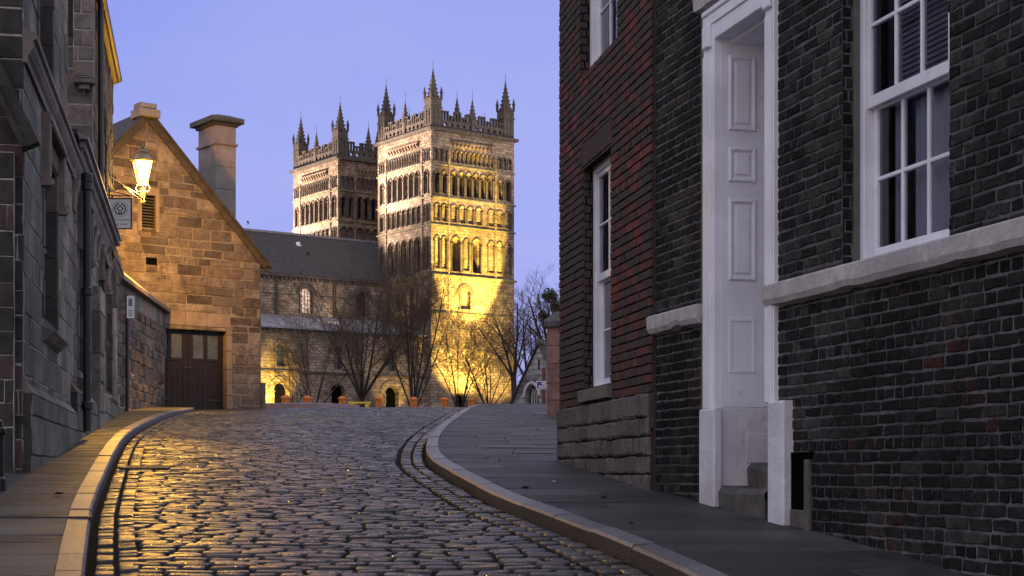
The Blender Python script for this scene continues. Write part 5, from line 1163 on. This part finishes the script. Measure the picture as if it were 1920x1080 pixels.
flood('floodlight in the grass before the near tower, aimed at its foot', 4.2, -8, zg, 4.4, 0, 14, 60000, YL, 58, .75)
flood('floodlight in the grass before the near tower, aimed up at its tall arches', 4.6, -11.5, zg, 5.2, 0, 24.6, 270000, YL, 29, .18)
flood('floodlight in the grass off the right corner of the near tower', 9.5, -10, zg, 8.8, 0, 14, 18300, YL, 62, .6)
flood('floodlight close under the near tower for the belfry', 5.6, -6, zg, 5.8, 0, 32.5, 34000, (1, .58, .08), 17, .5)
flood('floodlight at the foot of the aisle wall by the portal on the left', -20.5, -2.4, zg, -20.2, 1, 9.5, 7930, YL, 74)
flood('floodlight at the foot of the aisle wall beside the near tower', -4.4, -1.8, zg, -4.8, 1, 10, 1098, YL, 90)
flood('floodlight low on the aisle roof warming the left foot of the near tower', -3.0, 4.5, 18.0, 0, 5, 21, 700, YL, 110, .8)
flood('floodlight on the nave slates aimed at the near tower', -9, 13, 26.5, 0, 6.5, 32, 19520, PK, 68)
flood('floodlight on the aisle roof lighting the clerestory', -9, 4.0, 18.0, -12, 9.3, 20.5, 1098, PK, 120)
flood('floodlight on the nave ridge aimed at the belfry of the near tower', -15, 17, 30.2, 0, 6, 37.5, 122000, PK, 46, .6)
flood('floodlight beyond the nave ridge aimed at the belfry of the far tower', -13, 35, 27, 0, 27.5, 37, 109800, PK, 62, .6)
flood('floodlight far out on the grass washing the tower tops', 16, -40, 6.5, 6, 0, 39, 97600, (1, .84, .74), 18, .5)
# ================================================================ posts, bench
for i, (px, Y) in enumerate(((536, 84), (577, 86), (642, 88), (710, 90), (776, 92), (834, 94), (884, 96))):
    if i == 0:
        p0 = thing('stone_post', 'squat stone post tinted orange at the edge of the green', 'post', (0, 0, 0), 'stone posts along the green'); s = .17
        g = MB(); g.lbox(-s, s, -s, s, -.3, .62); link('shaft', g, m_post, p0, local=True)
        g = MB(); g.lbox(-s - .04, s + .04, -s - .04, s + .04, .622, .70); g.hexa([(-s - .04, -s - .04, .70), (s + .04, -s - .04, .70), (s + .04, s + .04, .70), (-s - .04, s + .04, .70), (-.08, -.08, .80), (.08, -.08, .80), (.08, .08, .80), (-.08, .08, .80)]); link('cap', g, m_post, p0, local=True)
        o = p0
    else: o = copy_tree(p0)
    o.location = ((px - CX) / F * Y, Y, zr(Y) + .02); o.rotation_euler = (0, 0, rc.uniform(-.3, .3))
    o['label'] = 'squat stone post tinted orange, ' + ('the one by the left portal of the cathedral', 'the second from the garage corner', 'just left of the yellow bench', 'just right of the yellow bench', 'under the multi stemmed tree right of the bench', 'left of the dark doorway at the tower foot', 'rightmost, almost hidden behind the brow')[i]
Yb = 87; bxx = (674 - CX) / F * Yb; zb_ = zr(Yb)
root = thing('bench', 'low yellow bench standing between the stone posts', 'bench', (bxx, Yb, zb_))
g = MB(); g.lbox(bxx - .60, bxx + .60, Yb - .2, Yb + .2, zb_ + .40, zb_ + .50); link('seat', g, m_yel, root)
for e in (-.42, .42): g = MB(); g.lbox(bxx + e - .09, bxx + e + .09, Yb - .18, Yb + .18, zb_ - .1, zb_ + .398); link('leg', g, m_yel, root)
# ================================================================ chapel and no entry sign
Yc = 92; zc = zr(Yc)
A_ = P(957, 760, Yc + 2); B_ = P(1066, 760, Yc - 1.2); Hf = Fr((A_.x, A_.y), (B_.x, B_.y)); cl = Hf.L
root = thing('chapel', 'small grey stone gabled building with a pointed tracery window beyond the right pavement', 'building', (A_.x + 2, Yc + 3, zc))
zpk = Hf.hit(1012, 648)[1]; ze = zc + .3; w = MB(); nst = 40
wu0, wu1 = Hf.u(984), Hf.u(1012); wz0, wzs = zc - .5, Hf.hit(998, 742)[1]
mfh = lambda s, z, d: tuple(Hf.pt(s, z, -d)); hd = MB(); bk = MB()
arch(w, hd, mfh, wu0 - .1, wu1 + .1, wz0, wzs + 1.1, wu1 - wu0 - .1, wz0 + .2, wzs, 'p', .25, hood=.12, back=bk, col=False)
w.add([Hf.pt(0, zc - .5), Hf.pt(wu0 - .1, zc - .5), Hf.pt(wu0 - .1, wzs + 1.1), Hf.pt(.02, ze)], [(0, 1, 2, 3)])
w.add([Hf.pt(wu1 + .1, zc - .5), Hf.pt(cl, zc - .5), Hf.pt(cl, ze), Hf.pt(wu1 + .1, wzs + 1.1)], [(0, 1, 2, 3)])
w.add([Hf.pt(.02, ze), Hf.pt(wu0 - .1, wzs + 1.1), Hf.pt(wu1 + .1, wzs + 1.1), Hf.pt(cl, ze), Hf.pt(cl / 2, zpk)], [(0, 1, 2, 3, 4)])
link('wall', w, m_chapel, root); link('arch_moulding', hd, m_band, root); wo = link('window', bk, m_dpane, root)
g = MB(); uc = (wu0 + wu1) / 2; r_ = (wu1 - wu0 - .1) / 2
for k in (-1, 0, 1): g.tube([Hf.pt(uc + k * r_ * .36, wz0 + .2, -.2), Hf.pt(uc + k * r_ * .36, wzs + (.25 if k else .1), -.2)], .03, 5)
for k in (-.5, .5): g.tube([Hf.pt(uc + k * r_ + math.cos(a) * r_ * .42, wzs + .1 + math.sin(a) * r_ * .6, -.2) for a in [i * math.pi / 8 for i in range(9)]], .03, 5)
link('tracery', g, m_band, wo)
g = MB(); g.box(Hf, cl / 2 - .06, cl / 2 + .06, zpk - 1.4, zpk - .8, -.1, .012); link('slit', g, m_void, root)
g = MB()
for e in (-.15, cl + .15):
    a, b = Hf.pt(e, ze - .15, .12), Hf.pt(cl / 2, zpk + .08, .12); a2, b2 = Hf.pt(e, ze - .15, -8), Hf.pt(cl / 2, zpk + .08, -8); d2 = Vector((0, 0, .12)); g.hexa([a, b, b2, a2, a + d2, b + d2, b2 + d2, a2 + d2])
rf = link('roof', g, m_slate, root); g = MB(); g.box(Hf, cl / 2 - .16, cl / 2 + .16, zpk + .1, zpk + .4, -.3, .14, bev=.04); link('finial', g, m_step, rf)
Yn = 50; sxn = (1019 - CX) / F * Yn; zN = lambda y: (H - y) / F * Yn
root = thing('no_entry_sign', 'blue NO ENTRY plate with a white border on a brown post', 'road sign', (sxn, Yn, zr(Yn)))
g = MB(); g.lbox(sxn - .05, sxn + .07, Yn + .02, Yn + .12, zr(Yn) - .1, zN(690)); link('post', g, m_brown, root)
nf = Fr((sxn - .22, Yn), (sxn + .22, Yn)); g = MB(); g.box(nf, 0, .50, zN(729.5), zN(714.5), -.015, 0, bev=.002); p_ = link('plate', g, m_plate, root)
g = MB(); g.box(nf, .015, .485, zN(729.5) + .015, zN(714.5) - .015, 0, .004); link('panel', g, m_blue, p_)
text_mesh('NO', .115, nf, .25, zN(719.2), .006, m_plate, p_, bold=.003); text_mesh('ENTRY', .115, nf, .25, zN(725.5), .006, m_plate, p_, bold=.003)
# ================================================================ bare winter trees
def bare_tree(name_label, base, h, spread, nstem, seed, fan=.5, levels=(6, 6, 5), ivy=False, trunk_h=0., r0=.13, lean=0.):
    r = random.Random(seed); root = thing('bare_tree', name_label, 'tree', base, 'bare winter trees'); tk, cr_ = MB(), MB(); tips = []
    def grow(p, d, L, rad, dep):
        n = 5 if dep == 0 else 3; pts = [p]; q = p; dd = d.copy()
        for i in range(n):
            dd = (dd + Vector((r.uniform(-1, 1), r.uniform(-1, 1), r.uniform(-.5, .8))) * (.10 if dep == 0 else .16) + Vector((0, 0, .06 if dep else .03))).normalized(); q = q + dd * (L / n); pts.append(q)
        (tk if dep < 1 else cr_).tube(pts, [rad * (1 - .72 * i / n) for i in range(n + 1)], 5 if dep < 1 else (4 if dep < 2 else 3), r.random(), cap=False)
        if dep >= len(levels): tips.append(q); return
        for k in range(levels[dep]):
            t = .22 + .78 * (k + r.uniform(.2, .8)) / levels[dep]; i = min(n - 1, int(t * n)); s = pts[i] + (pts[i + 1] - pts[i]) * (t * n - i)
            ax = (pts[i + 1] - pts[i]).normalized(); side = Vector((r.uniform(-1, 1), r.uniform(-1, 1), r.uniform(-.4, .5))); side = (side - ax * side.dot(ax)).normalized()
            grow(s, (ax * .75 + side * r.uniform(.5, .95)).normalized(), L * r.uniform(.36, .60) * (1.15 - .4 * t), max(rad * (1 - .72 * t) * .52, .008), dep + 1)
    b = Vector(base) + Vector((0, 0, -.2)); st = b
    if trunk_h: tk.tube([b, b + Vector((lean * trunk_h * .5, 0, trunk_h * .5 + .2)), b + Vector((lean * trunk_h, 0, trunk_h + .2))], [r0 * 2.0, r0 * 1.6, r0 * 1.5], 7, cap=False); st = b + Vector((lean * trunk_h, 0, trunk_h + .1))
    for k in range(nstem):
        a = 2 * math.pi * (k + r.uniform(-.3, .3)) / nstem; f = fan * r.uniform(.35, 1.15); d = Vector((math.cos(a) * f + lean, math.sin(a) * f * .8, 1)).normalized()
        grow(st + Vector((math.cos(a), math.sin(a), 0)) * r0 * .6, d, (h - trunk_h) * r.uniform(.62, .9) * (1 / (1 + .12 * f)), r0 * r.uniform(.6, 1), 0)
    link('trunk', tk, m_bark, root, smooth=True, fix=False); link('crown', cr_, m_bark2, root, fix=False)
    if ivy:
        lf = MB()
        for (c, rad, n) in ivy:
            for k in range(n):
                v = Vector((r.gauss(0, 1), r.gauss(0, 1), r.gauss(0, .8))).normalized() * rad * r.random() ** .5; p = Vector(c) + v; a, bq = Vector((r.uniform(-1, 1), r.uniform(-1, 1), r.uniform(-1, 1))).normalized() * .09, Vector((r.uniform(-1, 1), r.uniform(-1, 1), r.uniform(-1, 1))).normalized() * .08
                lf.add([p - a, p + bq, p + a, p - bq], [(0, 1, 2, 3)], r.random())
        link('ivy', lf, m_ivy, root, fix=False)
    return root
def at(px, Y): return ((px - CX) / F * Y, Y, zr(Y))
bare_tree('widest bare tree, many dark stems fanning low behind the yellow bench', at(678, 125), 12.0, 3, 8, 1, fan=.7, levels=(9, 7, 5, 4), trunk_h=1.0, r0=.135)
bare_tree('tall bare tree of slender upright stems just left of the lit tower', at(775, 120), 12.2, 3, 8, 2, fan=.36, levels=(9, 7, 5, 3), r0=.10)
bare_tree('small bare tree in front of the dark doorway at the tower foot', at(862, 128), 9.0, 2, 6, 3, fan=.42, levels=(8, 6, 5, 3), r0=.075)
bare_tree('big bare tree with a leaning trunk against the right edge of the lit tower', at(966, 112), 9.0, 4, 5, 4, fan=.85, levels=(8, 6, 4, 3), trunk_h=2.4, r0=.13, lean=-.05)
bare_tree('thin bare sapling by the left end of the cathedral wall', at(590, 118), 8.4, 2, 6, 5, fan=.75, levels=(7, 6, 4, 3), r0=.065)
bare_tree('low bare sapling with arching stems right of the left portal', at(545, 116), 5.0, 2, 5, 8, fan=.9, levels=(5, 5, 3), r0=.055)
bare_tree('bare bush crossing the foot of the lit tower on its right side', at(915, 122), 7.6, 3, 8, 6, fan=.85, levels=(8, 6, 4, 3), r0=.075)
ip = at(1040, 100)
bare_tree('bare tree with ivy clumps behind the grey gabled building', ip, 8.8, 4, 7, 7, fan=.62, levels=(7, 6, 5), trunk_h=2.5, r0=.15, ivy=[((ip[0] - .3, 100, 11.0), .5, 420), ((ip[0] + .2, 100, 10.3), .55, 380), ((ip[0] - .7, 100, 9.8), .35, 160)])
bare_tree('far bare tree, seen against the sky between the tower and the brick house', at(992, 150), 10.5, 4, 5, 9, fan=.6, levels=(7, 7, 5), trunk_h=2.5, r0=.17)
